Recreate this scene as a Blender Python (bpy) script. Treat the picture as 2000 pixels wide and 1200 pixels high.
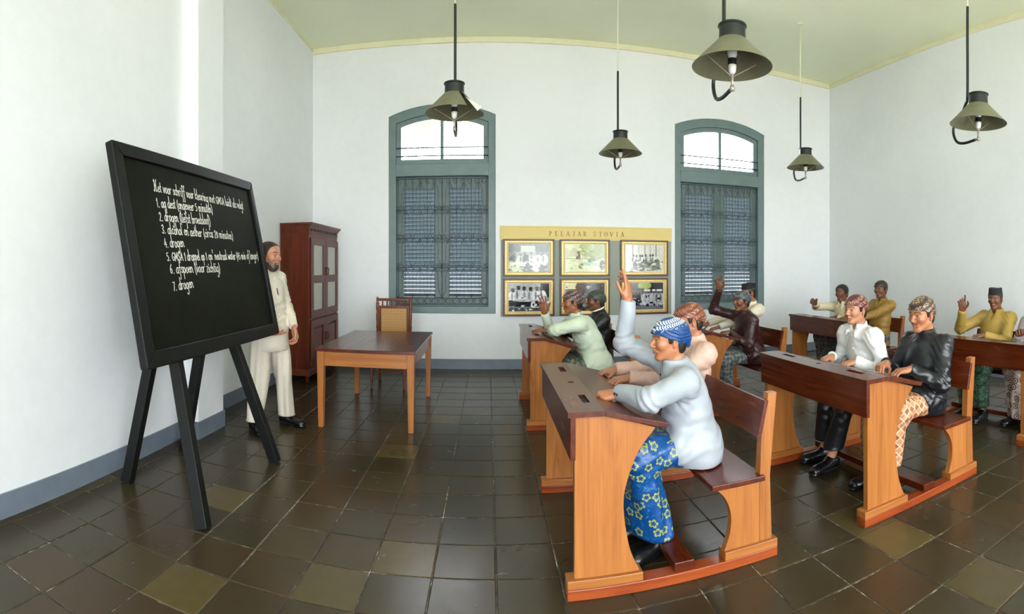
import bpy, bmesh, math, random
import numpy as np
from mathutils import Vector, Matrix
from mathutils.geometry import tessellate_polygon

for o in list(bpy.data.objects):
    bpy.data.objects.remove(o, do_unlink=True)
SC = bpy.context.scene
COL = SC.collection
random.seed(7)
RNG = np.random.default_rng(11)

# ------------------------------------------------------------------ camera
# the photograph is a hand-swept cylindrical panorama
FPX, PX0, PY0, HC = 1014.0, 953.0, 523.0, 1.46
cam = bpy.data.cameras.new('camera')
cam.type = 'PANO'
cam.panorama_type = 'CENTRAL_CYLINDRICAL'
cam.central_cylindrical_radius = 1.0
cam.central_cylindrical_range_u_min = -1000.0 / FPX
cam.central_cylindrical_range_u_max = 1000.0 / FPX
cam.central_cylindrical_range_v_min = (PY0 - 1200.0) / FPX
cam.central_cylindrical_range_v_max = PY0 / FPX
camo = bpy.data.objects.new('camera', cam)
camo.location = (0, 0, HC)
camo.rotation_euler = (math.pi / 2, 0, -(1000.0 - PX0) / FPX)
COL.objects.link(camo)
SC.camera = camo

# ------------------------------------------------------------------ sky, daylight openings, exposure
W = bpy.data.worlds.new('overcast_sky')
SC.world = W
W.use_nodes = True
bgn = W.node_tree.nodes['Background']
bgn.inputs[0].default_value = (0.905, 0.945, 1.0, 1)
bgn.inputs[1].default_value = 9.0
# doorways and windows of the room (x0, x1, z0, z1): the unseen near wall and the far wall
NEAR_Y, BACK_Y = -2.6, 7.44
NEAR_OPEN = [(-1.9, 0.0, 0.0, 3.6), (0.8, 2.7, 0.0, 3.6), (3.4, 5.3, 0.0, 3.6)]
for (x0, x1, z0, z1) in NEAR_OPEN:
    al = bpy.data.lights.new('daylight_portal', 'AREA')
    al.shape = 'RECTANGLE'
    al.size, al.size_y = x1 - x0, z1 - z0
    al.cycles.is_portal = True
    lo = bpy.data.objects.new('daylight_portal', al)
    lo.location = ((x0 + x1) / 2, NEAR_Y - 0.12, (z0 + z1) / 2)
    lo.rotation_euler = (math.pi / 2, 0, math.pi)
    COL.objects.link(lo)
for xc in (-0.665, 3.59):
    al = bpy.data.lights.new('daylight_portal', 'AREA')
    al.shape = 'RECTANGLE'
    al.size, al.size_y = 1.3, 0.9
    al.cycles.is_portal = True
    lo = bpy.data.objects.new('daylight_portal', al)
    lo.location = (xc, BACK_Y + 0.30, 3.3)
    lo.rotation_euler = (-math.pi / 2, 0, math.pi)
    COL.objects.link(lo)
sun = bpy.data.lights.new('sun', 'SUN')
sun.energy = 22.0
sun.angle = 0.02
sun.color = (1.0, 0.975, 0.94)
suno = bpy.data.objects.new('sun', sun)
suno.rotation_euler = (math.radians(24), math.radians(-8), 0)   # high midday sun over the yard
COL.objects.link(suno)
vs = SC.view_settings
vs.view_transform = 'Standard'
vs.look = 'None'
vs.gamma = 1.0
vs.use_curve_mapping = False
vs.exposure = 0.68
SC.cycles.max_bounces = 10
SC.cycles.diffuse_bounces = 6
SC.cycles.glossy_bounces = 4
SC.cycles.transparent_max_bounces = 12
SC.cycles.caustics_reflective = False
SC.cycles.caustics_refractive = False
SC.cycles.sample_clamp_indirect = 6.0
SC.cycles.use_denoising = True
TILE_OX, TILE_OY = -0.038, -0.029   # where the joints of the floor tiles run

# ------------------------------------------------------------------ helpers
def ray(px, py):
    t = (px - PX0) / FPX
    return math.sin(t), math.cos(t), -(py - PY0) / FPX

def at_floor(px, py, z=0.0):
    sx, cy, dz = ray(px, py)
    r = (z - HC) / dz
    return Vector((sx * r, cy * r, z))

def at_y(px, py, Y):
    sx, cy, dz = ray(px, py)
    r = Y / cy
    return Vector((sx * r, Y, HC + dz * r))

def at_x(px, py, X):
    sx, cy, dz = ray(px, py)
    r = X / sx
    return Vector((X, cy * r, HC + dz * r))

def srgb(r, g, b):
    def f(c):
        c /= 255.0
        return c / 12.92 if c <= 0.04045 else ((c + 0.055) / 1.055) ** 2.4
    return (f(r), f(g), f(b), 1.0)

def link(o, parent=None):
    COL.objects.link(o)
    if parent is not None:
        o.parent = parent
    return o

def empty(name, loc=(0, 0, 0), rz=0.0):
    o = bpy.data.objects.new(name, None)
    o.empty_display_size = 0.1
    o.location = loc
    o.rotation_euler = (0, 0, rz)
    COL.objects.link(o)
    return o

def tag(o, label=None, cat=None, group=None, kind=None):
    if label: o['label'] = label
    if cat: o['category'] = cat
    if group: o['group'] = group
    if kind: o['kind'] = kind
    return o

def copy_tree(o, parent=None):
    c = o.copy()
    COL.objects.link(c)
    c.parent = parent
    for ch in o.children:
        copy_tree(ch, c)
    return c

class MB:
    """collects simple shapes; build() links them as ONE mesh object"""
    def __init__(s):
        s.v = []; s.f = []
    def add(s, vs_, fs_):
        n = len(s.v)
        s.v += [tuple(p) for p in vs_]
        s.f += [tuple(i + n for i in f) for f in fs_]
        return s
    def box(s, lo, hi, M=None):
        x0, y0, z0 = lo; x1, y1, z1 = hi
        p = [(x0, y0, z0), (x1, y0, z0), (x1, y1, z0), (x0, y1, z0), (x0, y0, z1), (x1, y0, z1), (x1, y1, z1), (x0, y1, z1)]
        if M is not None: p = [M @ Vector(q) for q in p]
        return s.add(p, [(0, 3, 2, 1), (4, 5, 6, 7), (0, 1, 5, 4), (1, 2, 6, 5), (2, 3, 7, 6), (3, 0, 4, 7)])
    def bar(s, a, b, w, d, up=(0, 0, 1), w2=None, d2=None):
        """box section bar from a to b; w across, d along the up-ish direction; tapering to w2 x d2"""
        a, b = Vector(a), Vector(b)
        t = (b - a).normalized()
        side = t.cross(Vector(up))
        if side.length < 1e-5: side = t.cross(Vector((1, 0, 0)))
        side.normalize()
        u = side.cross(t).normalized()
        w2 = w if w2 is None else w2; d2 = d if d2 is None else d2
        p = []
        for q, ww, dd in ((a, w, d), (b, w2, d2)):
            for i, j in ((-1, -1), (1, -1), (1, 1), (-1, 1)):
                p.append(q + side * (i * ww / 2) + u * (j * dd / 2))
        return s.add(p, [(0, 3, 2, 1), (4, 5, 6, 7), (0, 1, 5, 4), (1, 2, 6, 5), (2, 3, 7, 6), (3, 0, 4, 7)])
    def tube(s, pts, r, n=8, cap=True, closed=False):
        pts = [Vector(p) for p in pts]
        m = len(pts)
        rr = r if isinstance(r, (list, tuple)) else [r] * m
        prev = None
        vs_ = []
        for i, p in enumerate(pts):
            if closed:
                t = pts[(i + 1) % m] - pts[i - 1]
            else:
                t = pts[min(i + 1, m - 1)] - pts[max(i - 1, 0)]
            t = t.normalized() if t.length > 1e-9 else Vector((0, 0, 1))
            if prev is None:
                u = t.cross(Vector((0, 0, 1)))
                if u.length < 1e-3: u = t.cross(Vector((1, 0, 0)))
            else:
                u = prev - t * prev.dot(t)
            u.normalize(); prev = u
            w = t.cross(u)
            for k in range(n):
                a = 2 * math.pi * k / n
                vs_.append(p + (u * math.cos(a) + w * math.sin(a)) * rr[i])
        fs_ = []
        for i in range(m if closed else m - 1):
            i2 = (i + 1) % m
            for k in range(n):
                k2 = (k + 1) % n
                fs_.append((i * n + k, i * n + k2, i2 * n + k2, i2 * n + k))
        if cap and not closed:
            fs_.append(tuple(range(n - 1, -1, -1)))
            fs_.append(tuple((m - 1) * n + k for k in range(n)))
        return s.add(vs_, fs_)
    def lathe(s, prof, c=(0, 0, 0), n=20, axis='z', cap=True):
        """prof: list of (radius, height)"""
        vs_ = []
        for (r, h) in prof:
            for k in range(n):
                a = 2 * math.pi * k / n
                x, y = r * math.cos(a), r * math.sin(a)
                p = (x, y, h) if axis == 'z' else ((x, h, y) if axis == 'y' else (h, x, y))
                vs_.append((p[0] + c[0], p[1] + c[1], p[2] + c[2]))
        fs_ = []
        for i in range(len(prof) - 1):
            for k in range(n):
                k2 = (k + 1) % n
                fs_.append((i * n + k, i * n + k2, (i + 1) * n + k2, (i + 1) * n + k))
        if cap:
            fs_.append(tuple(range(n - 1, -1, -1)))
            fs_.append(tuple((len(prof) - 1) * n + k for k in range(n)))
        return s.add(vs_, fs_)
    def plate(s, outer, holes, t0, t1, M):
        """flat polygon with holes in (u, v), extruded from t0 to t1; M maps (u, v, t) to 3D"""
        loops = [outer] + list(holes)
        flat = [p for l in loops for p in l]
        tris = tessellate_polygon([[Vector((u, v, 0)) for u, v in l] for l in loops])
        n = len(flat)
        vs_ = [M(u, v, t0) for u, v in flat] + [M(u, v, t1) for u, v in flat]
        fs_ = []
        for t in tris:
            fs_.append(tuple(t)); fs_.append(tuple(i + n for i in reversed(t)))
        k = 0
        for l in loops:
            m = len(l)
            for i in range(m):
                a, b = k + i, k + (i + 1) % m
                fs_.append((a, b, b + n, a + n))
            k += m
        return s.add(vs_, fs_)
    def build(s, name, mat, parent=None, smooth=False, bevel=0.0, loc=None, seg=2, auto=None):
        me = bpy.data.meshes.new(name)
        me.from_pydata(s.v, [], s.f)
        bm = bmesh.new(); bm.from_mesh(me)
        bmesh.ops.recalc_face_normals(bm, faces=bm.faces)
        bm.to_mesh(me); bm.free()
        if mat is not None: me.materials.append(mat)
        if smooth or auto:
            me.polygons.foreach_set('use_smooth', [True] * len(me.polygons))
            if auto: me.set_sharp_from_angle(angle=math.radians(auto))
        o = bpy.data.objects.new(name, me)
        if loc is not None: o.location = loc
        link(o, parent)
        if bevel:
            b = o.modifiers.new('bevel', 'BEVEL')
            b.width = bevel; b.segments = seg; b.limit_method = 'ANGLE'; b.angle_limit = math.radians(40)
        return o

def reuse(src, name, parent, loc=(0, 0, 0), rot=(0, 0, 0), scale=(1, 1, 1)):
    o = src.copy()
    o.name = name
    COL.objects.link(o)
    o.parent = parent
    o.location = loc; o.rotation_euler = rot; o.scale = scale
    return o

# ------------------------------------------------------------------ node materials
class NT:
    def __init__(s, name):
        s.m = bpy.data.materials.new(name)
        s.m.use_nodes = True
        s.t = s.m.node_tree
        s.b = s.t.nodes['Principled BSDF']
        s.out = s.t.nodes['Material Output']
    def n(s, typ, **kw):
        nd = s.t.nodes.new(typ)
        for k, v in kw.items():
            setattr(nd, k, v)
        return nd
    def l(s, a, b): s.t.links.new(a, b)
    def set(s, **kw):
        for k, v in kw.items():
            s.b.inputs[k.replace('_', ' ')].default_value = v
    def coord(s, kind='Object', scale=(1, 1, 1), loc=(0, 0, 0), rot=(0, 0, 0)):
        tc = s.n('ShaderNodeTexCoord')
        mp = s.n('ShaderNodeMapping')
        mp.inputs['Scale'].default_value = scale
        mp.inputs['Location'].default_value = loc
        mp.inputs['Rotation'].default_value = rot
        s.l(tc.outputs[kind], mp.inputs[0])
        return mp.outputs[0]
    def noise(s, vec, scale, detail=4, rough=0.55, dist=0.0):
        nz = s.n('ShaderNodeTexNoise')
        nz.inputs['Scale'].default_value = scale
        nz.inputs['Detail'].default_value = detail
        nz.inputs['Roughness'].default_value = rough
        nz.inputs['Distortion'].default_value = dist
        if vec is not None: s.l(vec, nz.inputs['Vector'])
        return nz
    def ramp(s, fac, stops, interp='LINEAR'):
        r = s.n('ShaderNodeValToRGB')
        r.color_ramp.interpolation = interp
        e = r.color_ramp.elements
        while len(e) < len(stops): e.new(0.5)
        for i, (p, c) in enumerate(stops):
            e[i].position = p; e[i].color = c
        s.l(fac, r.inputs[0])
        return r.outputs[0]
    def math(s, op, a, b=None, c=None):
        m = s.n('ShaderNodeMath', operation=op)
        for i, x in enumerate((a, b, c)):
            if x is None: continue
            if isinstance(x, (int, float)): m.inputs[i].default_value = x
            else: s.l(x, m.inputs[i])
        return m.outputs[0]
    def mix(s, fac, a, b, blend='MIX'):
        m = s.n('ShaderNodeMix', data_type='RGBA', blend_type=blend)
        for i, x in ((0, fac), (6, a), (7, b)):
            if isinstance(x, (int, float)): m.inputs[i].default_value = x
            elif isinstance(x, tuple): m.inputs[i].default_value = x
            else: s.l(x, m.inputs[i])
        return m.outputs[2]
    def bump(s, h, strength=0.3, dist=0.01):
        b = s.n('ShaderNodeBump')
        b.inputs['Strength'].default_value = strength
        b.inputs['Distance'].default_value = dist
        s.l(h, b.inputs['Height'])
        s.l(b.outputs[0], s.b.inputs['Normal'])
    def rough(s, fac, lo, hi):
        mr = s.n('ShaderNodeMapRange')
        mr.inputs['To Min'].default_value = lo; mr.inputs['To Max'].default_value = hi
        s.l(fac, mr.inputs[0]); s.l(mr.outputs[0], s.b.inputs['Roughness'])
    def color(s, sock): s.l(sock, s.b.inputs['Base Color'])

def sc(c, k):
    return (min(1, c[0] * k), min(1, c[1] * k), min(1, c[2] * k), 1)

def plain(name, c, rough=0.5, var=0.12, scale=12, bump=0.0, metal=0.0, spec=0.5, coat=0.0):
    t = NT(name)
    v = t.coord('Object')
    nz = t.noise(v, scale)
    t.color(t.ramp(nz.outputs[0], [(0.3, sc(c, 1 - var)), (0.7, sc(c, 1 + var))]))
    t.set(Roughness=rough, Metallic=metal)
    t.b.inputs['Specular IOR Level'].default_value = spec
    t.b.inputs['Coat Weight'].default_value = coat
    if bump: t.bump(nz.outputs[0], bump, 0.004)
    return t.m

def wood(name, c_lo, c_hi, axis='z', rough=(0.22, 0.38), scale=1.0, coat=0.15):
    """varnished wood, grain running along the given object axis"""
    t = NT(name)
    s_ = {'x': (1.2, 14, 14), 'y': (14, 1.2, 14), 'z': (14, 14, 1.2)}[axis]
    s2 = {'x': (2, 90, 90), 'y': (90, 2, 90), 'z': (90, 90, 2)}[axis]
    oi = t.n('ShaderNodeObjectInfo')
    tc = t.n('ShaderNodeTexCoord')
    ad = t.n('ShaderNodeVectorMath', operation='ADD')
    cmb = t.n('ShaderNodeCombineXYZ')
    r10 = t.math('MULTIPLY', oi.outputs['Random'], 17.0)
    for i in range(3): t.l(r10, cmb.inputs[i])
    t.l(tc.outputs['Object'], ad.inputs[0]); t.l(cmb.outputs[0], ad.inputs[1])
    m1 = t.n('ShaderNodeMapping'); m1.inputs['Scale'].default_value = tuple(k * scale for k in s_)
    m2 = t.n('ShaderNodeMapping'); m2.inputs['Scale'].default_value = tuple(k * scale for k in s2)
    t.l(ad.outputs[0], m1.inputs[0]); t.l(ad.outputs[0], m2.inputs[0])
    a = t.noise(m1.outputs[0], 1.0, 5, 0.6, 1.2)
    b = t.noise(m2.outputs[0], 1.0, 3, 0.6)
    f = t.math('ADD', t.math('MULTIPLY', a.outputs[0], 0.7), t.math('MULTIPLY', b.outputs[0], 0.3))
    f = t.math('ADD', f, t.math('MULTIPLY', t.math('SUBTRACT', oi.outputs['Random'], 0.5), 0.10))
    mid = tuple((c_lo[i] * 0.45 + c_hi[i] * 0.55) for i in range(3)) + (1,)
    t.color(t.ramp(f, [(0.33, c_lo), (0.5, mid), (0.68, c_hi)]))
    t.rough(a.outputs[0], *rough)
    t.b.inputs['Coat Weight'].default_value = coat
    t.b.inputs['Coat Roughness'].default_value = 0.15
    t.b.inputs['Specular IOR Level'].default_value = 0.28
    t.bump(b.outputs[0], 0.08, 0.002)
    return t.m

# ------------------------------------------------------------------ materials
def wall_mat(name, c, c2):
    t = NT(name)
    v = t.coord('Object')
    big = t.noise(v, 0.6, 3)
    fine = t.noise(v, 9, 6, 0.65)
    f = t.math('ADD', t.math('MULTIPLY', big.outputs[0], 0.65), t.math('MULTIPLY', fine.outputs[0], 0.35))
    t.color(t.ramp(f, [(0.35, c2), (0.6, c)]))
    t.set(Roughness=0.75)
    t.b.inputs['Specular IOR Level'].default_value = 0.25
    t.bump(fine.outputs[0], 0.12, 0.006)
    return t.m

M_WALL = wall_mat('white_limewash', srgb(235, 238, 241), srgb(227, 231, 234))
M_CEIL = NT('pale_green_ceiling_paint')
_v = M_CEIL.coord('Object'); _n = M_CEIL.noise(_v, 1.2, 4)
M_CEIL.color(M_CEIL.ramp(_n.outputs[0], [(0.3, srgb(226, 230, 200)), (0.7, srgb(232, 237, 208))]))
M_CEIL.set(Roughness=0.32); M_CEIL = M_CEIL.m
M_CORNICE = plain('cream_cornice_paint', srgb(228, 226, 192), 0.5, 0.03)
M_BASEB = plain('slate_grey_skirting_paint', srgb(112, 122, 136), 0.45, 0.1, 5, 0.05)

def floor_mat():
    t = NT('worn_olive_cement_tile')
    geo = t.n('ShaderNodeNewGeometry')
    dv = t.n('ShaderNodeVectorMath', operation='SNAP')
    dv.inputs[1].default_value = (0.30, 0.30, 10.0)
    off = t.n('ShaderNodeVectorMath', operation='ADD')
    off.inputs[1].default_value = (30.0 + TILE_OX, 30.0 + TILE_OY, 5.0)
    t.l(geo.outputs['Position'], off.inputs[0]); t.l(off.outputs[0], dv.inputs[0])
    wn = t.n('ShaderNodeTexWhiteNoise'); t.l(dv.outputs[0], wn.inputs['Vector'])
    base = t.ramp(wn.outputs['Value'], [(0.0, srgb(56, 50, 34)), (0.3, srgb(64, 54, 34)), (0.6, srgb(58, 52, 36)),
                                        (0.8, srgb(68, 51, 33)), (0.93, srgb(72, 62, 38)), (1.0, srgb(100, 86, 50))])
    nz = t.noise(geo.outputs['Position'], 3.2, 6, 0.6, 0.3)
    n2 = t.noise(geo.outputs['Position'], 14, 5, 0.6)
    c = t.mix(t.math('MULTIPLY', nz.outputs[0], 0.5), base, srgb(50, 44, 32))
    c = t.mix(t.math('MULTIPLY', n2.outputs[0], 0.4), c, srgb(46, 39, 25))
    t.color(c)
    f = t.math('ADD', t.math('MULTIPLY', nz.outputs[0], 0.6), t.math('MULTIPLY', n2.outputs[0], 0.4))
    t.rough(f, 0.16, 0.34)
    t.b.inputs['Specular IOR Level'].default_value = 0.34
    t.bump(n2.outputs[0], 0.03, 0.004)
    return t.m
def grout_mat():
    t = NT('pale_cement_grout')
    v = t.coord('Object')
    nz = t.noise(v, 2.2, 5, 0.7); n2 = t.noise(v, 22, 4, 0.7)
    f = t.math('ADD', t.math('MULTIPLY', nz.outputs[0], 0.55), t.math('MULTIPLY', n2.outputs[0], 0.45))
    t.color(t.ramp(f, [(0.46, srgb(40, 38, 32)), (0.54, srgb(84, 80, 68)), (0.62, srgb(190, 186, 170))]))
    t.set(Roughness=0.7)
    return t.m

TEAK_LO, TEAK_HI = srgb(128, 73, 30), srgb(168, 108, 54)
DIM_LO, DIM_HI = srgb(56, 16, 5), srgb(94, 38, 15)  # darker planks, with shade on faces turned from the light mixed into the colour
M_TEAKZ = wood('orange_teak_upright', TEAK_LO, TEAK_HI, 'z')
M_TEAKX = wood('orange_teak_lengthwise', TEAK_LO, TEAK_HI, 'x')
M_REDX = wood('red_brown_wood_long', srgb(112, 44, 16), srgb(152, 72, 30), 'x')
M_REDY = wood('red_brown_wood_cross', srgb(92, 36, 14), srgb(136, 62, 26), 'y')
M_DIMY = wood('dark_shaded_wood_cross', DIM_LO, DIM_HI, 'y', (0.18, 0.32), coat=0.14)
M_DIMX = wood('dark_shaded_wood_lengthwise', DIM_LO, DIM_HI, 'x', (0.18, 0.32), coat=0.14)
M_CABZ = wood('cabinet_red_teak_upright', srgb(64, 19, 4), srgb(104, 40, 12), 'z', (0.3, 0.45), coat=0.05)
M_CABY = wood('cabinet_brown_teak_cross', srgb(70, 30, 14), srgb(106, 54, 30), 'y', (0.3, 0.45), coat=0.05)
M_CHAIR = wood('dark_turned_chair_wood', srgb(70, 34, 20), srgb(116, 60, 34), 'z')
M_DARK = plain('dark_recess', srgb(14, 11, 9), 0.7)
M_BLACKW = NT('black_painted_wood')
_v = M_BLACKW.coord('Object', (3, 3, 3)); _n = M_BLACKW.noise(_v, 4, 6, 0.7)
M_BLACKW.color(M_BLACKW.ramp(_n.outputs[0], [(0.3, srgb(9, 11, 10)), (0.7, srgb(19, 22, 20))]))
M_BLACKW.b.inputs['Specular IOR Level'].default_value = 0.22; M_BLACKW.set(Roughness=0.5); M_BLACKW.bump(_n.outputs[0], 0.15, 0.004); M_BLACKW = M_BLACKW.m
M_BOARD = NT('black_green_chalkboard')
_v = M_BOARD.coord('Object'); _n = M_BOARD.noise(_v, 2.5, 6, 0.7)
M_BOARD.color(M_BOARD.ramp(_n.outputs[0], [(0.3, srgb(16, 18, 13)), (0.75, srgb(30, 32, 22))]))
M_BOARD.set(Roughness=0.6); M_BOARD.b.inputs['Specular IOR Level'].default_value = 0.08; M_BOARD = M_BOARD.m
M_CHALK = plain('white_chalk_paint', srgb(232, 232, 224), 0.8, 0.08, 60)
M_BLUEF = plain('grey_blue_window_paint', srgb(104, 124, 126), 0.42, 0.09, 7, 0.06)
M_SHUT = plain('grey_green_shutter_paint', srgb(92, 110, 110), 0.45, 0.1, 7, 0.05)
M_SLAT = plain('blue_grey_louvre_paint', srgb(104, 117, 124), 0.3, 0.08, 7, 0.03)
M_IRON = plain('painted_iron_grille', srgb(62, 80, 86), 0.45, 0.1)
M_GOLD = plain('gilt_moulding', srgb(206, 172, 96), 0.35, 0.15, 30, 0.1, 0.35)
M_FRBROWN = plain('dark_brown_frame_moulding', srgb(72, 44, 24), 0.35, 0.25, 40, 0.1)
M_MOUNT = plain('cream_picture_mount', srgb(218, 200, 156), 0.8, 0.04)
M_YELLOW = plain('mustard_yellow_board', srgb(222, 200, 128), 0.6, 0.03, 3)
M_PANELG = plain('grey_panel_board', srgb(150, 156, 144), 0.7, 0.05, 3)
M_LETTER = plain('olive_gold_lettering', srgb(150, 118, 52), 0.5, 0.05)
M_LAMPOUT = plain('brown_grey_enamel', srgb(112, 112, 88), 0.45, 0.12, 9, 0.04)
M_BLACKM = plain('black_lamp_metal', srgb(24, 30, 28), 0.35, 0.15)
M_CREAMP = plain('cream_conduit', srgb(226, 226, 200), 0.5, 0.03)
M_BRASS = plain('tarnished_metal', srgb(168, 160, 150), 0.4, 0.15, 30, 0, 0.4)
M_CERAM = plain('white_lamp_holder', srgb(214, 214, 206), 0.35, 0.04)
M_BULB = plain('frosted_bulb', srgb(236, 238, 240), 0.2, 0.02)
M_PAPER = plain('white_paper', srgb(236, 236, 230), 0.8, 0.02)

def glass_mat(name, tint=(1, 1, 1, 1), rough=0.0, mixf=0.12):
    t = NT(name)
    tr = t.n('ShaderNodeBsdfTransparent'); tr.inputs[0].default_value = tint
    gl = t.n('ShaderNodeBsdfGlossy'); gl.inputs['Roughness'].default_value = rough
    mx = t.n('ShaderNodeMixShader'); mx.inputs[0].default_value = mixf
    fr = t.n('ShaderNodeFresnel'); fr.inputs[0].default_value = 1.45
    t.l(fr.outputs[0], mx.inputs[0])
    t.l(tr.outputs[0], mx.inputs[1]); t.l(gl.outputs[0], mx.inputs[2])
    t.l(mx.outputs[0], t.out.inputs[0])
    return t.m
M_GLASS = glass_mat('clear_window_glass')
M_FROST = plain('frosted_cabinet_glass', srgb(176, 176, 164), 0.3, 0.05, 4)

# ------------------------------------------------------------------ the room
X_R, CEIL = 5.75, 4.76
XL_FAR, PIL_X, PIL_Y0, PIL_Y1 = -2.61, -2.335, 3.74, 4.18
def arch(x0, x1, z0, spring, peak, n=14):
    """outline of an opening with a segmental arch"""
    h = peak - spring; w = (x1 - x0) / 2
    R = (w * w + h * h) / (2 * h); cz = peak - R; cx = (x0 + x1) / 2
    a0 = math.asin(w / R)
    pts = [(x0, z0), (x1, z0)]
    for i in range(n + 1):
        a = a0 - 2 * a0 * i / n
        pts.append((cx + R * math.sin(a), cz + R * math.cos(a)))
    return pts
WINX = [(-1.44, 0.11), (2.80, 4.38)]
WZ0, WSPR, WPK = 0.80, 3.66, 3.82
WTH = 0.42

tag(MB().plate([(XL_FAR - 0.2, -0.05), (X_R + 0.2, -0.05), (X_R + 0.2, CEIL + 0.1), (XL_FAR - 0.2, CEIL + 0.1)],
               [arch(a, b, WZ0, WSPR, WPK)[::-1] for a, b in WINX], 0, WTH,
               lambda u, v, t: (u, BACK_Y + t, v)).build('wall_back', M_WALL), kind='structure')
tag(MB().plate([(XL_FAR - 0.2, -0.05), (X_R + 0.2, -0.05), (X_R + 0.2, CEIL + 0.1), (XL_FAR - 0.2, CEIL + 0.1)],
               [[(a, z0 + 0.001), (b, z0 + 0.001), (b, z1), (a, z1)][::-1] for a, b, z0, z1 in NEAR_OPEN], -0.3, 0,
               lambda u, v, t: (u, NEAR_Y + t, v)).build('wall_near', M_WALL), kind='structure')
tag(MB().box((X_R, NEAR_Y - 0.3, -0.05), (X_R + 0.3, BACK_Y, CEIL + 0.1)).build('wall_right', M_WALL), kind='structure')
# left wall: the near bay runs slightly out of square, then a shallow pilaster, then the far bay
def lx(y): return -2.485 + (PIL_Y0 - y) * 0.028
plan = [(lx(NEAR_Y), NEAR_Y), (lx(PIL_Y0), PIL_Y0), (PIL_X, PIL_Y0), (PIL_X, PIL_Y1), (XL_FAR, PIL_Y1), (XL_FAR, BACK_Y), (XL_FAR - 0.3, BACK_Y), (XL_FAR - 0.3, NEAR_Y)]
wl = tag(MB().plate([plan[0], plan[1], (lx(PIL_Y0), PIL_Y1), (XL_FAR, PIL_Y1)] + plan[5:], [], -0.05, CEIL + 0.1, lambda u, v, t: (u, v, t)).build('wall_left', M_WALL), kind='structure')
MB().box((lx(PIL_Y0) - 0.03, PIL_Y0, -0.05), (PIL_X, PIL_Y1, CEIL + 0.05)).build('pilaster', M_WALL, wl, bevel=0.006)
tag(MB().box((XL_FAR - 0.2, NEAR_Y - 0.3, CEIL), (X_R + 0.3, BACK_Y + 0.3, CEIL + 0.15)).build('ceiling', M_CEIL), kind='structure')
# cornice strips
for i, (lo, hi) in enumerate([((XL_FAR, BACK_Y - 0.035, CEIL - 0.075), (X_R, BACK_Y + 0.01, CEIL + 0.01)),
                              ((X_R - 0.035, NEAR_Y, CEIL - 0.075), (X_R + 0.01, BACK_Y - 0.035, CEIL + 0.01)),
                              ((XL_FAR - 0.01, PIL_Y1, CEIL - 0.03), (XL_FAR + 0.02, BACK_Y - 0.035, CEIL + 0.01))]):
    tag(MB().box(lo, hi).build('trim_%d' % (i + 1), M_CORNICE, bevel=0.012), kind='structure')
# painted skirting
BBH, BBT = 0.147, 0.012
tag(MB().box((XL_FAR, BACK_Y - BBT, 0), (X_R, BACK_Y, BBH)).build('baseboard_back', M_BASEB, bevel=0.004), kind='structure')
tag(MB().box((X_R - BBT, NEAR_Y, 0), (X_R, BACK_Y - BBT, BBH)).build('baseboard_right', M_BASEB, bevel=0.004), kind='structure')
inn = [(lx(NEAR_Y), NEAR_Y), (lx(PIL_Y0), PIL_Y0), (PIL_X, PIL_Y0), (PIL_X, PIL_Y1), (XL_FAR, PIL_Y1), (XL_FAR, BACK_Y - BBT)]
off = [(lx(NEAR_Y) + BBT, NEAR_Y), (lx(PIL_Y0) + BBT, PIL_Y0 - BBT), (PIL_X + BBT, PIL_Y0 - BBT), (PIL_X + BBT, PIL_Y1 + BBT), (XL_FAR + BBT, PIL_Y1 + BBT), (XL_FAR + BBT, BACK_Y - BBT)]
tag(MB().plate(inn + off[::-1], [], 0, BBH, lambda u, v, t: (u, v, t)).build('baseboard_left', M_BASEB), kind='structure')

# ------------------------------------------------------------------ floor: cement bed + single tiles
TILE = 0.30
M_TILE = floor_mat()
bed = tag(MB().box((XL_FAR - 0.2, NEAR_Y - 0.3, -0.08), (X_R + 0.2, BACK_Y + 0.1, -0.0035)).build('floor', grout_mat()), kind='structure')
def tile_geo(g=0.0028, bv=0.004):
    a = TILE / 2 - g; b = a - bv
    v = [(-a, -a, -0.012), (a, -a, -0.012), (a, a, -0.012), (-a, a, -0.012),
         (-a, -a, -0.002), (a, -a, -0.002), (a, a, -0.002), (-a, a, -0.002),
         (-b, -b, 0), (b, -b, 0), (b, b, 0), (-b, b, 0)]
    f = [(8, 9, 10, 11)]
    for k in range(4):
        k2 = (k + 1) % 4
        f.append((k, k2, 4 + k2, 4 + k)); f.append((4 + k, 4 + k2, 8 + k2, 8 + k))
    return v, f
tv, tf = tile_geo()
tme = bpy.data.meshes.new('tile'); tme.from_pydata(tv, [], tf); tme.materials.append(M_TILE)
cells = []
i0 = math.floor((XL_FAR + TILE_OX) / TILE) - 1
for i in range(i0, 30):
    for j in range(-10, 27):
        cx = (i + 0.5) * TILE - TILE_OX; cy = (j + 0.5) * TILE - TILE_OY
        if cx > X_R + 0.14 or cy > BACK_Y + 0.1 or cy < NEAR_Y - 0.1 or cx < XL_FAR - 0.1: continue
        r = math.hypot(cx, cy); th = math.atan2(cx, cy)
        seen = cy > 0 and abs(th - 0.046) < 1.02 and r > 2.0
        cells.append((0 if seen else 1, r, cx, cy))
cells.sort()
rest = MB()
for k, (s_, r, cx, cy) in enumerate(cells):
    tilt = (random.uniform(-.0016, .0016), random.uniform(-.0016, .0016)); dz = random.uniform(-.0012, .0)
    if k < 300:
        o = bpy.data.objects.new('tile', tme); COL.objects.link(o); o.parent = bed
        o.location = (cx, cy, dz); o.rotation_euler = (tilt[0], tilt[1], random.uniform(-.003, .003))
    else:
        rest.add([(x + cx, y + cy, z + dz + x * tilt[0] + y * tilt[1]) for x, y, z in tv], tf)
tag(rest.build('tile_field', M_TILE, bed), kind='stuff')
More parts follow.
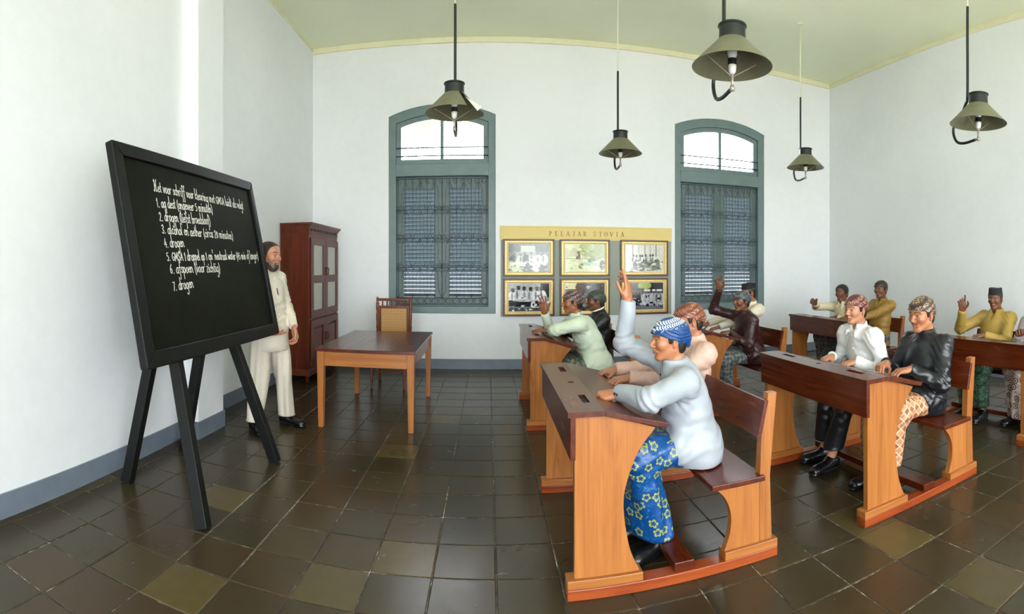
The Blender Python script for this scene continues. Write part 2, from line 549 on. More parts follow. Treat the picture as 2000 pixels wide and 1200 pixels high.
# yard outside
tag(MB().box((-30, -40, -0.35), (40, 60, -0.15)).build('ground', plain('pale_paved_yard', srgb(170, 168, 158), 0.9, 0.1, 2)), kind='structure')

# ------------------------------------------------------------------ windows with louvred shutters and iron scroll grilles
def spiral(c, r0, turns, a0, sgn, plane_y, n=14):
    pts = []
    for i in range(n + 1):
        t = i / n
        a = a0 + sgn * turns * 2 * math.pi * t
        r = r0 * (1 - 0.75 * t)
        pts.append((c[0] + r * math.cos(a), plane_y, c[1] + r * math.sin(a)))
    return pts
slat_src = {}
def window(idx, x0, x1):
    root = empty('window_%d' % idx, ((x0 + x1) / 2, BACK_Y, WZ0))
    tag(root, kind='structure')
    w = (x1 - x0) / 2; H = WPK - WZ0; SP = WSPR - WZ0
    yf = 0.02          # frame face a little behind the plaster
    FW = 0.105
    # outer frame
    P = lambda u, v, t: (u, yf + t, v)
    MB().plate(arch(-w, w, 0, SP, H), [arch(-w + FW, w - FW, 0.10, SP - 0.10, H - 0.13)[::-1]], 0, 0.16, P).build('window_frame', M_BLUEF, root, bevel=0.006)
    tz0, tz1 = 1.985, 2.165     # transom bar
    MB().box((-w + FW - .005, yf - 0.012, tz0), (w - FW + .005, yf + 0.15, tz1)).build('transom', M_BLUEF, root, bevel=0.006)
    # fanlight sash
    iw = w - FW
    SW = 0.07
    fz0, fsp, fpk = tz1, SP - 0.10, H - 0.13
    hole = arch(-iw + SW, iw - SW, fz0 + SW, fsp - 0.05, fpk - SW)
    sash = MB().plate(arch(-iw, iw, fz0, fsp, fpk), [hole[::-1]], 0.03, 0.09, P).build('fanlight_sash', M_BLUEF, root, bevel=0.004)
    MB().box((-0.022, yf + 0.025, fz0 + SW - .01), (0.022, yf + 0.085, fpk - SW + .01)).build('mullion', M_BLUEF, sash, bevel=0.004)
    for s_ in (-1, 1):
        zt = lambda u: np.interp(abs(u), [0, (iw - SW) * .5, iw - SW], [fpk - SW, fpk - SW - .022, fsp - 0.05])
        us = [s_ * (0.02 + (iw - SW - 0.02) * k / 6) for k in range(7)]
        pl = [(us[0], fz0 + SW), (us[-1], fz0 + SW)] + [(u, float(zt(u))) for u in us[::-1]]
        MB().plate(pl, [], 0.055, 0.059, P).build('pane', M_GLASS, sash)
    for zz in (fz0 + 0.115, fz0 + 0.235):
        MB().tube([(-iw, yf + 0.012, zz), (iw, yf + 0.012, zz)], 0.009, 8).build('security_bar', M_IRON, root, smooth=True)
    # pair of shutters
    sz0, sz1 = 0.10, tz0
    for s_ in (-1, 1):
        a, b = (-iw, 0.0) if s_ < 0 else (0.0, iw)
        sh = empty('shutter', (0, 0, 0)); sh.parent = root
        st = 0.105
        lz0, lz1 = sz0 + 0.13, sz1 - 0.17
        for nm, lo, hi in (('stile', (a, sz0), (a + st, sz1)), ('stile', (b - st, sz0), (b, sz1)),
                           ('bottom_rail', (a + st, sz0), (b - st, lz0)), ('top_rail', (a + st, lz1), (b - st, sz1))):
            MB().box((lo[0], yf + 0.075, lo[1]), (hi[0], yf + 0.115, hi[1])).build(nm, M_SHUT, sh, bevel=0.004)
        n = 27
        pitch = (lz1 - lz0) / n
        key = round(b - a, 3)
        for k in range(n):
            z = lz0 + (k + 0.5) * pitch
            xc = (a + b) / 2
            if key not in slat_src:
                hw = (b - a) / 2 - st + 0.004
                M = Matrix.Rotation(math.radians(-46.8), 4, 'X')
                so = MB().box((-hw, -0.0365, -0.004), (hw, 0.0365, 0.004), M).build('slat', M_SLAT, sh)
                so.location = (xc, yf + 0.095, z); slat_src[key] = so
            else:
                reuse(slat_src[key], 'slat', sh, (xc, yf + 0.095, z))
    # wrought-iron grille in front of the shutters
    gy = yf + 0.03
    gr = empty('grille', (0, 0, 0)); gr.parent = root
    z_h = [sz0 + 0.03, sz0 + 0.125, 0.66, 1.08, 1.50, sz1 - 0.03]
    for z in z_h:
        MB().tube([(-iw, gy, z), (iw, gy, z)], 0.0045, 6).build('grille_bar', M_IRON, gr, smooth=True)
    nb = 13
    for k in range(nb):
        x = -iw + 0.03 + (2 * iw - 0.06) * k / (nb - 1)
        MB().tube([(x, gy - .004, z_h[1]), (x, gy - .004, z_h[-1])], 0.0036, 6).build('grille_bar', M_IRON, gr, smooth=True)
    sw = MB()
    for k in range(nb):
        x = -iw + 0.055 + (2 * iw - 0.11) * k / (nb - 1)
        rr = 0.043
        sw.tube([(x + rr * math.cos(a), gy, (z_h[0] + z_h[1]) / 2 + rr * math.sin(a)) for a in [i * math.pi / 7 for i in range(14)]], 0.004, 5, closed=True)
        for z in z_h[2:-1]:
            for sg in (-1, 1):
                sw.tube(spiral((x + 0.028, z + sg * 0.036), 0.034, 1.1, -sg * math.pi / 2, 1, gy), 0.0032, 5)
                sw.tube(spiral((x - 0.028, z + sg * 0.036), 0.034, 1.1, -sg * math.pi / 2 , -1, gy), 0.0032, 5)
        sw.tube(spiral((x, z_h[-1] - 0.05), 0.045, 0.8, math.pi / 2, 1, gy), 0.0032, 5)
    for (za, zb) in ((z_h[1], z_h[2]), (z_h[2], z_h[3]), (z_h[3], z_h[4]), (z_h[4], z_h[5] - .06)):
        for k in range(0, nb - 1, 2):
            xa = -iw + 0.03 + (2 * iw - 0.06) * k / (nb - 1); xb = -iw + 0.03 + (2 * iw - 0.06) * (k + 2) / (nb - 1)
            xm = (xa + xb) / 2
            for q0, q1 in ((xa, xm), (xb, xm)):
                pts = []
                for i in range(9):
                    t = i / 8
                    pts.append((q0 + (q1 - q0) * (t + 0.22 * math.sin(2 * math.pi * t)), gy - .006, za + (zb - za) * t))
                sw.tube(pts, 0.0032, 5)
    sw.build('scrollwork', M_IRON, gr, smooth=True)
    # white sill line below
    MB().box((-w, -0.006, -0.02), (w, 0.03, 0.0)).build('window_sill', M_WALL, root)
    return root
for i, (a, b) in enumerate(WINX): window(i + 1, a, b)

# ------------------------------------------------------------------ school bench desks (desk and bench on common sills)
# local axes: x runs from the front board back to the bench, y across the desk away from the camera
DW = 1.17
def curve_pts(ctrl, n=6):
    out = []
    c = [ctrl[0]] + list(ctrl) + [ctrl[-1]]
    for i in range(1, len(c) - 2):
        p0, p1, p2, p3 = c[i - 1], c[i], c[i + 1], c[i + 2]
        for k in range(n):
            t = k / n
            out.append(tuple(0.5 * ((2 * p1[j]) + (-p0[j] + p2[j]) * t + (2 * p0[j] - 5 * p1[j] + 4 * p2[j] - p3[j]) * t * t + (-p0[j] + 3 * p1[j] - 3 * p2[j] + p3[j]) * t ** 3) for j in range(len(p1))))
    out.append(tuple(ctrl[-1]))
    return out
TOPZ = 0.83
def make_desk():
    root = empty('school_bench_desk')
    XZ = lambda y0: (lambda u, v, t: (u, y0 + t, v))
    side = [(0.035, 0.085), (0.335, 0.085)] + curve_pts([(0.335, 0.085), (0.285, 0.20), (0.258, 0.38), (0.275, 0.50), (0.33, 0.63), (0.41, 0.728)], 5)[1:] + [(0.17, 0.806), (0.035, 0.806)]
    for y in (0.02, DW - 0.055):
        MB().plate(side, [], 0, 0.035, XZ(y)).build('side_panel', M_TEAKZ, root, bevel=0.003)
    MB().box((0.012, 0.0, 0.615), (0.036, DW, TOPZ - 0.022)).build('front_panel', M_DIMY, root, bevel=0.003)
    # flat pen ledge with two slots and an inkwell hole
    def slot(yc): return [(0.095, yc - 0.075), (0.13, yc - 0.075), (0.13, yc + 0.075), (0.095, yc + 0.075)][::-1]
    ink = [(0.108 + 0.017 * math.cos(a), DW / 2 + 0.017 * math.sin(a)) for a in [-i * math.pi / 7 for i in range(14)]]
    led = MB().plate([(0.0, -0.012), (0.165, -0.012), (0.165, DW + 0.012), (0.0, DW + 0.012)], [slot(0.22), slot(DW - 0.22), ink], TOPZ - 0.024, TOPZ, lambda u, v, t: (u, v, t)).build('pen_ledge', M_DIMY, root)
    for yc in (0.22, DW - 0.22):
        MB().box((0.09, yc - 0.08, TOPZ - 0.034), (0.135, yc + 0.08, TOPZ - 0.0135)).build('pen_slot', M_DARK, led)
    MB().lathe([(0.021, TOPZ - 0.06), (0.021, TOPZ - 0.016)], (0.108, DW / 2, 0), 14).build('inkwell', M_DARK, led)
    # sloping writing top
    MB().plate([(0.165, TOPZ), (0.165, TOPZ - 0.024), (0.455, TOPZ - 0.102), (0.462, TOPZ - 0.078)], [], -0.012, DW + 0.012, lambda u, v, t: (u, t, v)).build('writing_top', M_DIMY, root, bevel=0.003)
    # book shelf under the top
    MB().box((0.06, 0.055, 0.625), (0.33, DW - 0.055, 0.64)).build('book_shelf', M_REDY, root)
    for y in (0.0, DW - 0.075):
        MB().box((0.0, y, 0.0), (1.05, y + 0.075, 0.048)).build('sill', M_REDX, root, bevel=0.004)
        MB().box((0.0, y, 0.048), (0.345, y + 0.075, 0.088)).build('sill_block', M_TEAKX, root, bevel=0.003)
        MB().box((0.755, y, 0.048), (1.05, y + 0.075, 0.088)).build('sill_block', M_TEAKX, root, bevel=0.003)
    MB().box((0.50, 0.01, 0.048), (0.60, DW - 0.01, 0.092)).build('foot_rest', M_DIMY, root, bevel=0.004)
    bside = [(0.76, 0.088), (0.965, 0.088), (0.965, 0.395), (0.715, 0.395)] + curve_pts([(0.715, 0.395), (0.765, 0.34), (0.795, 0.26), (0.79, 0.17), (0.76, 0.088)], 5)[1:-1]
    for y in (0.02, DW - 0.055):
        MB().plate(bside, [], 0, 0.035, XZ(y)).build('bench_panel', M_TEAKZ, root, bevel=0.003)
        post = [(0.955, 0.088), (1.025, 0.088), (1.015, 0.40), (1.055, 0.825), (1.005, 0.825), (0.965, 0.62), (0.955, 0.40)]
        MB().plate(post, [], -0.004, 0.042, XZ(y)).build('back_post', M_TEAKZ, root, bevel=0.003)
    MB().box((0.685, -0.005, 0.395), (0.975, DW + 0.005, 0.422)).build('seat', M_DIMY, root, bevel=0.004)
    MB().bar((0.962, -0.005, 0.705), (0.962, DW + 0.005, 0.705), 0.185, 0.022, up=(1, 0, -0.24)).build('backrest', M_DIMY, root, bevel=0.003)
    return root
DESK = [ # x0, y0, rotation, label
    (0.345, 2.235, 0.0, 'foremost wooden bench desk shared by the blue-turbaned student and the pink-shirted one'),
    (0.345, 4.62, 0.0, 'wooden bench desk before the photo display, used by the pale green shirted student'),
    (1.925, 2.165, 0.0, 'wooden bench desk of the white-shirted and the black-jacketed student'),
    (1.955, 4.60, 0.0, 'wooden bench desk in front of the maroon-jacketed student raising a hand'),
    (3.86, 4.72, 0.0, 'wooden bench desk in the far right corner with the cream-shirted student'),
    (3.62, 2.16, 0.0, 'wooden bench desk at the right edge with the olive-shirted capped student')]
desk0 = make_desk()
for i, (x, y, rz, lab) in enumerate(DESK):
    d = desk0 if i == 0 else copy_tree(desk0)
    d.location = (x, y, 0.0); d.rotation_euler = (0, 0, rz)
    tag(d, lab, 'desk', 'school bench desks')

# ------------------------------------------------------------------ teacher's table
T = empty('table', (-1.09, 5.19, 0))
tag(T, 'plain orange teak table with tapered legs in front of the cane chair', 'table')
tx, ty, th_ = 0.46, 0.71, 0.725
MB().box((-tx, -ty, th_ - 0.028), (tx, ty, th_)).build('table_top', M_DIMY, T, bevel=0.004)
for sx in (-1, 1):
    for sy in (-1, 1):
        a, b = sx * (tx - 0.045), sy * (ty - 0.05)
        MB().bar((a, b, 0), (a, b, th_ - 0.028), 0.046, 0.046, (0, 1, 0), 0.07, 0.07).build('leg', M_TEAKZ, T, bevel=0.003)
for sy in (-1, 1):
    MB().box((-tx + 0.06, sy * (ty - 0.045) - 0.012, th_ - 0.16), (tx - 0.06, sy * (ty - 0.045) + 0.012, th_ - 0.028)).build('apron', M_TEAKX, T, bevel=0.002)
for sx in (-1, 1):
    MB().box((sx * (tx - 0.04) - 0.012, -ty + 0.06, th_ - 0.16), (sx * (tx - 0.04) + 0.012, ty - 0.06, th_ - 0.028)).build('apron', M_REDY, T, bevel=0.002)

# ------------------------------------------------------------------ cane-backed chair
def cane_mat():
    t = NT('woven_cane')
    v = t.coord('Object', (1, 1, 1))
    sp = t.n('ShaderNodeSeparateXYZ'); t.l(v, sp.inputs[0])
    a = t.math('SINE', t.math('MULTIPLY', sp.outputs[0], 420.0)); b = t.math('SINE', t.math('MULTIPLY', sp.outputs[2], 300.0))
    f = t.math('MULTIPLY', t.math('ADD', t.math('MULTIPLY', t.math('ADD', a, 1), 0.25), t.math('MULTIPLY', t.math('ADD', b, 1), 0.25)), 1.0)
    t.color(t.ramp(f, [(0.25, srgb(120, 80, 36)), (0.7, srgb(206, 160, 92))]))
    t.set(Roughness=0.5); t.bump(f, 0.5, 0.003)
    return t.m
M_CANE = cane_mat()
C = empty('chair', (-1.20, 6.36, 0))
tag(C, 'dark turned-wood chair with woven cane back behind the teak table', 'chair')
TURN = [(0.012, 0.0), (0.017, 0.03), (0.013, 0.05), (0.019, 0.10), (0.02, 0.16), (0.013, 0.19), (0.02, 0.21), (0.014, 0.23), (0.02, 0.30), (0.021, 0.34), (0.014, 0.37), (0.021, 0.40), (0.021, 0.44)]
for sx in (-1, 1):
    MB().lathe(TURN, (sx * 0.20, -0.22, 0), 14).build('leg', M_CHAIR, C, auto=40)
    MB().bar((sx * 0.19, 0.24, 0), (sx * 0.205, 0.19, 0.44), 0.035, 0.035, (0, 1, 0)).build('leg', M_CHAIR, C, bevel=0.004)
    prof = [(0.018, 0.44), (0.02, 0.5), (0.013, 0.53), (0.021, 0.57), (0.021, 0.63), (0.014, 0.66), (0.02, 0.69), (0.015, 0.72), (0.019, 0.80), (0.02, 0.86), (0.013, 0.89), (0.021, 0.92), (0.021, 1.0), (0.013, 1.02), (0.018, 1.045), (0.016, 1.065), (0.005, 1.085)]
    MB().lathe(prof, (sx * 0.215, 0.20, 0), 14).build('back_post', M_CHAIR, C, auto=40)
MB().box((-0.23, -0.25, 0.425), (0.23, 0.23, 0.465)).build('seat_frame', M_CHAIR, C, bevel=0.008)
MB().box((-0.19, -0.21, 0.462), (0.19, 0.18, 0.468)).build('cane_seat', M_CANE, C)
br = MB().plate([(-0.205, 0.54), (0.205, 0.54), (0.205, 0.97), (-0.205, 0.97)], [[(-0.165, 0.58), (0.165, 0.58), (0.165, 0.935), (-0.165, 0.935)][::-1]], -0.012, 0.012, lambda u, v, t: (u, 0.20 + t, v)).build('back_frame', M_CHAIR, C, bevel=0.003)
MB().box((-0.168, 0.196, 0.577), (0.168, 0.203, 0.938)).build('cane_panel', M_CANE, br)
MB().box((-0.20, 0.188, 1.03), (0.20, 0.212, 1.065)).build('crest_rail', M_CHAIR, C, bevel=0.006)
for k in range(6):
    MB().lathe([(0.006, 0.97), (0.012, 0.985), (0.007, 1.0), (0.012, 1.015), (0.006, 1.032)], (-0.15 + 0.06 * k, 0.20, 0), 10).build('spindle', M_CHAIR, C, smooth=True)
for (a, b) in (((-0.2, -0.22, 0.2), (0.2, -0.22, 0.2)), ((-0.2, -0.22, 0.16), (-0.195, 0.22, 0.16)), ((0.2, -0.22, 0.16), (0.195, 0.22, 0.16)), ((-0.195, 0.22, 0.22), (0.195, 0.22, 0.22))):
    MB().tube([a, b], 0.011, 8).build('stretcher', M_CHAIR, C, smooth=True)

# ------------------------------------------------------------------ cabinet against the left wall, doors facing the room (+x)
K = empty('cabinet', (-2.40, 6.755, 0))
tag(K, 'tall reddish teak cabinet with frosted glass doors in the back left corner', 'cabinet')
kx, ky, kh = 0.195, 0.615, 2.0
bd = MB().box((-kx, -ky, 0.09), (kx, ky, kh - 0.1)).build('body', M_CABZ, K, bevel=0.004)
MB().box((-kx - 0.0, -ky - 0.012, 0.09), (kx + 0.015, ky + 0.012, 0.17)).build('plinth', M_CABY, K, bevel=0.006)
MB().box((-kx, -ky - 0.015, kh + 0.005), (kx + 0.05, ky + 0.03, kh + 0.032)).build('cornice', M_CABY, K, bevel=0.005)
MB().plate([(kx - 0.01, kh - 0.03), (kx + 0.012, kh - 0.03), (kx + 0.02, kh - 0.015), (kx + 0.04, kh + 0.005), (kx - 0.01, kh + 0.005)], [], -ky - 0.005, ky + 0.02, lambda u, v, t: (u, t, v)).build('bed_mould', M_CABY, K)
MB().box((-kx, -ky, kh - 0.101), (kx + 0.004, ky, kh + 0.006)).build('frieze', M_CABZ, K)
for sy in (-1, 1):
    for sx in (-1, 1):
        MB().lathe([(0.018, 0.0), (0.026, 0.03), (0.02, 0.05), (0.03, 0.07), (0.03, 0.095)], (sx * (kx - 0.04), sy * (ky - 0.06), 0), 14).build('foot', M_CABZ, K, smooth=True)
nd = 9
for k in range(nd):
    y = -ky + 0.09 + (2 * ky - 0.18) * k / (nd - 1)
    pts = [(y + 0.05 * math.cos(a), kh - 0.045 + 0.032 * math.sin(a)) for a in [math.pi + i * math.pi / 8 for i in range(9)]]
    MB().plate(pts, [], 0, 0.02, lambda u, v, t: (kx + 0.003 + t * .25, u, v)).build('frieze_scallop', M_DARK, K, bevel=0.003)
for s_ in (-1, 1):
    y0, y1 = (-ky + 0.03, -0.004) if s_ < 0 else (0.004, ky - 0.03)
    YZ = lambda u, v, t: (kx + t, u, v)
    z0, z1, zm = 0.82, 1.84, 1.31
    st = 0.095
    up = MB().plate([(y0, z0), (y1, z0), (y1, z1), (y0, z1)],
                    [[(y0 + st, z0 + 0.09), (y1 - st, z0 + 0.09), (y1 - st, zm - 0.05), (y0 + st, zm - 0.05)][::-1],
                     [(y0 + st, zm + 0.05), (y1 - st, zm + 0.05), (y1 - st, z1 - 0.09), (y0 + st, z1 - 0.09)][::-1]], 0.0, 0.024, YZ).build('glazed_door', M_CABZ, K, bevel=0.004)
    for a, b in ((z0 + 0.09, zm - 0.05), (zm + 0.05, z1 - 0.09)):
        MB().box((kx + 0.004, y0 + st - 0.004, a - 0.004), (kx + 0.010, y1 - st + 0.004, b + 0.004)).build('pane', M_FROST, up)
    hy = (y1 - 0.04) if s_ < 0 else (y0 + 0.04)
    MB().tube([(kx + 0.024, hy, 1.36), (kx + 0.05, hy, 1.37), (kx + 0.05, hy, 1.45), (kx + 0.024, hy, 1.46)], 0.008, 8).build('handle', M_CABY, up, smooth=True)
    z0, z1 = 0.2, 0.79
    lo = MB().plate([(y0, z0), (y1, z0), (y1, z1), (y0, z1)], [[(y0 + st, z0 + 0.09), (y1 - st, z0 + 0.09), (y1 - st, z1 - 0.09), (y0 + st, z1 - 0.09)][::-1]], 0.0, 0.024, YZ).build('panel_door', M_CABZ, K, bevel=0.004)
    MB().box((kx + 0.002, y0 + st + 0.03, z0 + 0.12), (kx + 0.014, y1 - st - 0.03, z1 - 0.12)).build('raised_panel', M_CABZ, lo, bevel=0.008)
    MB().tube([(kx + 0.024, hy, 0.48), (kx + 0.05, hy, 0.49), (kx + 0.05, hy, 0.57), (kx + 0.024, hy, 0.58)], 0.008, 8).build('handle', M_CABY, lo, smooth=True)

# ------------------------------------------------------------------ blackboard on its four-legged stand
B = empty('blackboard', (-1.9, 3.05, 0))
tag(B, 'big black framed chalkboard with handwritten lines on a four-legged stand', 'blackboard')
B0 = Vector((-1.77, 2.31, 0.885)); B1 = Vector((-1.77, 4.18, 0.885)); BT = Vector((-2.045, 2.31, 2.225))
b_s = (B1 - B0).normalized(); b_t = (BT - B0).normalized(); b_n = b_s.cross(b_t)  # b_n points to the room
if b_n.x < 0: b_n = -b_n
BW_, BH_ = (B1 - B0).length, (BT - B0).length
BO = B0 - B.location
def bp(u, v, t): return tuple(BO + b_s * u + b_t * v + b_n * t)
fl, fr_, ft, fb_ = 0.09, 0.06, 0.085, 0.10       # widths of the left, right, top and bottom rails
MB().plate([(fl - .01, fb_ - .01), (BW_ - fr_ + .01, fb_ - .01), (BW_ - fr_ + .01, BH_ - ft + .01), (fl - .01, BH_ - ft + .01)], [], -0.045, -0.022, bp).build('writing_surface', M_BOARD, B)
def rail(name, quad):
    MB().plate(quad, [], -0.06, 0.0, bp).build(name, M_BLACKW, B, bevel=0.008)
rail('frame_rail', [(0, 0), (BW_, 0), (BW_ - fr_, fb_), (fl, fb_)])
rail('frame_rail', [(fl, BH_ - ft), (BW_ - fr_, BH_ - ft), (BW_, BH_), (0, BH_)])
rail('frame_rail', [(0, 0), (fl, fb_), (fl, BH_ - ft), (0, BH_)])
rail('frame_rail', [(BW_, 0), (BW_, BH_), (BW_ - fr_, BH_ - ft), (BW_ - fr_, fb_)])
def bl(v): return Vector(v) - B.location
BL_ = at_floor(398, 1034); BR_ = at_floor(538, 903)
for (foot, top) in ((BL_, (-1.905, 2.73, 1.02)), (BR_, (-1.905, 3.47, 1.02)),
                    (at_floor(249, 942), (-1.985, 2.78, 1.35)), (at_floor(360, 879), (-1.985, 3.36, 1.35))):
    MB().bar(bl(foot), bl(top), 0.062, 0.075, (1, 0, 0)).build('leg', M_BLACKW, B, bevel=0.004)
MB().bar(bl((-1.95, 2.62, 1.30)), bl((-1.95, 3.62, 1.30)), 0.06, 0.04, (1, 0, 0)).build('crossbar', M_BLACKW, B, bevel=0.004)

# chalk handwriting: a small one-stroke alphabet
BOWL = [(.75, .8), (.48, 1), (.12, .62), (.14, .14), (.42, 0), (.74, .38)]
GL = {
 'a': (1.0, [BOWL, [(.76, 1), (.75, .15), (.98, .03)]]),
 'b': (.9, [[(.12, 2.1), (.12, .08), (.48, 0), (.74, .45), (.5, .95), (.14, .6)]]),
 'c': (.8, [[(.7, .8), (.45, 1), (.12, .55), (.3, .03), (.75, .18)]]),
 'd': (1.0, [BOWL, [(.76, 2.1), (.75, .15), (.98, .03)]]),
 'e': (.85, [[(.12, .48), (.66, .62), (.45, 1), (.12, .52), (.33, .02), (.8, .22)]]),
 'f': (.75, [[(.75, 1.85), (.52, 2.1), (.36, 1.6), (.34, -.8), (.1, -1)], [(.08, 1), (.68, 1)]]),
 'g': (1.0, [BOWL, [(.76, 1), (.74, -.6), (.45, -1), (.15, -.75)]]),
 'h': (.95, [[(.12, 2.1), (.12, 0)], [(.12, .55), (.45, 1), (.7, .75), (.72, .12), (.92, .02)]]),
 'i': (.5, [[(.2, 1), (.2, .15), (.45, .03)], [(.2, 1.42), (.23, 1.55)]]),
 'k': (.9, [[(.12, 2.1), (.12, 0)], [(.68, 1), (.14, .48), (.75, 0)]]),
 'l': (.5, [[(.16, 2.1), (.16, .18), (.45, .03)]]),
 'm': (1.4, [[(.1, 1), (.1, 0)], [(.1, .6), (.36, 1), (.54, .75), (.54, 0)], [(.54, .6), (.82, 1), (1.02, .75), (1.02, .15), (1.25, .03)]]),
 'n': (.98, [[(.1, 1), (.1, 0)], [(.1, .6), (.42, 1), (.66, .75), (.68, .15), (.92, .03)]]),
 'o': (.9, [[(.45, 1), (.12, .6), (.2, .1), (.48, 0), (.76, .4), (.66, .9), (.42, 1)]]),
 'p': (.92, [[(.12, 1), (.12, -1)], [(.12, .6), (.46, 1), (.76, .55), (.5, .02), (.14, .3)]]),
 'q': (1.0, [BOWL, [(.76, 1), (.75, -1)]]),
 'r': (.75, [[(.12, 1), (.12, 0)], [(.12, .55), (.35, .95), (.68, .9)]]),
 's': (.75, [[(.62, .85), (.38, 1), (.18, .75), (.58, .32), (.4, 0), (.1, .15)]]),
 't': (.65, [[(.3, 1.7), (.28, .2), (.58, .05)], [(.02, 1.05), (.6, 1.05)]]),
 'u': (1.0, [[(.12, 1), (.12, .3), (.36, 0), (.7, .4)], [(.72, 1), (.72, .15), (.95, .03)]]),
 'v': (.85, [[(.1, 1), (.36, 0), (.7, 1)]]),
 'w': (1.2, [[(.1, 1), (.3, 0), (.56, .8), (.8, 0), (1.05, 1)]]),
 'z': (.85, [[(.12, 1), (.68, 1), (.12, 0), (.75, 0)]]),
 'H': (1.5, [[(.2, 1.75), (.42, 2.1), (.45, 1.2), (.3, 0), (.05, .2)], [(1.25, 2.15), (.98, 1.6), (.9, .4), (1.05, 0), (1.3, .2)], [(.3, 1.0), (1.0, 1.15)]]),
 'G': (1.2, [[(.95, 1.3), (.6, 1.5), (.15, .8), (.5, .03), (.95, .3), (.98, .65), (.6, .68)]]),
 'M': (1.35, [[(.1, 0), (.2, 1.5)], [(.2, 1.5), (.62, .4)], [(.62, .4), (1.05, 1.5)], [(1.05, 1.5), (1.15, 0)]]),
 'S': (1.0, [[(.85, 1.25), (.5, 1.5), (.18, 1.1), (.8, .45), (.5, 0), (.1, .25)]]),
 'A': (1.15, [[(.08, 0), (.55, 1.5)], [(.55, 1.5), (1.0, 0)], [(.25, .55), (.85, .55)]]),
 '0': (.9, [[(.45, 1.3), (.12, .7), (.42, 0), (.76, .65), (.45, 1.3)]]),
 '1': (.6, [[(.1, 1.1), (.3, 1.5)], [(.3, 1.5), (.3, 0)]]),
 '2': (.95, [[(.12, 1.15), (.42, 1.5), (.72, 1.1), (.12, .02)], [(.12, .02), (.8, .02)]]),
 '3': (.95, [[(.12, 1.3), (.48, 1.5), (.7, 1.1), (.35, .8), (.72, .45), (.45, 0), (.08, .2)]]),
 '4': (.95, [[(.5, 1.5), (.1, .45)], [(.1, .45), (.82, .5)], [(.6, .9), (.56, 0)]]),
 '5': (.95, [[(.7, 1.45), (.2, 1.4)], [(.2, 1.4), (.18, .85), (.5, .9), (.72, .45), (.42, 0), (.1, .15)]]),
 '6': (.95, [[(.6, 1.5), (.2, .8), (.2, .15), (.5, 0), (.72, .4), (.46, .75), (.18, .45)]]),
 '7': (.9, [[(.1, 1.4), (.72, 1.45)], [(.72, 1.45), (.3, 0)]]),
 '(': (.6, [[(.45, 1.7), (.18, .7), (.42, -.4)]]),
 ')': (.6, [[(.15, 1.7), (.42, .7), (.18, -.4)]]),
 '.': (.5, [[(.2, 0), (.26, .08)]]),
 '^': (.5, [[(.1, 2.0), (.3, 2.1), (.25, 1.8), (.36, 1.6), (.12, 1.5)]]),
 ' ': (.6, []),
}
def write_line(text, p0, p1, h, wd, mat, parent):
    """p0, p1: baseline ends as (u, v) on the board; h: x-height"""
    tot = sum(GL[c][0] for c in text)
    L = math.hypot(p1[0] - p0[0], p1[1] - p0[1]); sx = L / tot
    du = ((p1[0] - p0[0]) / L, (p1[1] - p0[1]) / L)
    m = MB(); x = 0.0
    for c in text:
        adv, strokes = GL[c]
        jit = random.uniform(-.06, .06)
        for st in strokes:
            pts = curve_pts(st, 5) if len(st) > 2 else list(st)
            q = []
            for (a, b) in pts:
                uu = (x + a + b * 0.06) * sx; vv = (b + jit) * h
                q.append((p0[0] + du[0] * uu - du[1] * vv, p0[1] + du[1] * uu + du[0] * vv))
            vs_ = []
            for i, p in enumerate(q):
                a = q[max(i - 1, 0)]; b = q[min(i + 1, len(q) - 1)]
                tx_, ty_ = b[0] - a[0], b[1] - a[1]; l = math.hypot(tx_, ty_) or 1
                nx, ny = -ty_ / l, tx_ / l
                ww = wd * (0.75 + 0.4 * abs(nx))
                ex = (tx_ / l * wd * .4, ty_ / l * wd * .4) if i == len(q) - 1 else ((-tx_ / l * wd * .4, -ty_ / l * wd * .4) if i == 0 else (0, 0))
                for sg in (-1, 1):
                    vs_.append(bp(p[0] + ex[0] + nx * sg * ww / 2, p[1] + ex[1] + ny * sg * ww / 2, -0.0205))
            m.add(vs_, [(2 * i, 2 * i + 1, 2 * i + 3, 2 * i + 2) for i in range(len(q) - 1)])
        x += adv
    return m.build('chalk_line', mat, parent)
def on_board(px, py):
    """board coordinates of a point of the photograph's writing"""
    sx, cy, dz = ray(px, py)
    d = Vector((sx, cy, dz)); o = Vector((0, 0, HC)); P0 = B0 - b_n * 0.02
    t = (P0 - o).dot(b_n) / d.dot(b_n)
    q = o + d * t - P0
    return q.dot(b_s), q.dot(b_t)
for text, a, b, h in [
    ('Het voor schriff voor kleuring met GMSA luidt als volgt', (301, 373), (476, 409), .038),
    ('1. aq dest (ongeveer 5 minuten)', (307, 404), (416, 416), .038),
    ('2. drogen (liefst broedsloof)', (312, 431), (412, 439), .038),
    ('3. alcohol en aether (circa 20 minuten)', (317, 456), (456, 468), .038),
    ('4. drogen', (322, 483), (361, 483), .038),
    ('5. GMSA 1 droppel op 1 cm^ neutraal water (45 min of langer)', (327, 510), (505, 506), .036),
    ('6. afspoen (voor zichtig)', (333, 534), (431, 531), .038),
    ('7. drogen', (339, 568), (379, 562), .038)]:
    tag(write_line(text, on_board(*a), on_board(*b), h, 0.0062, M_CHALK, B), kind='stuff')

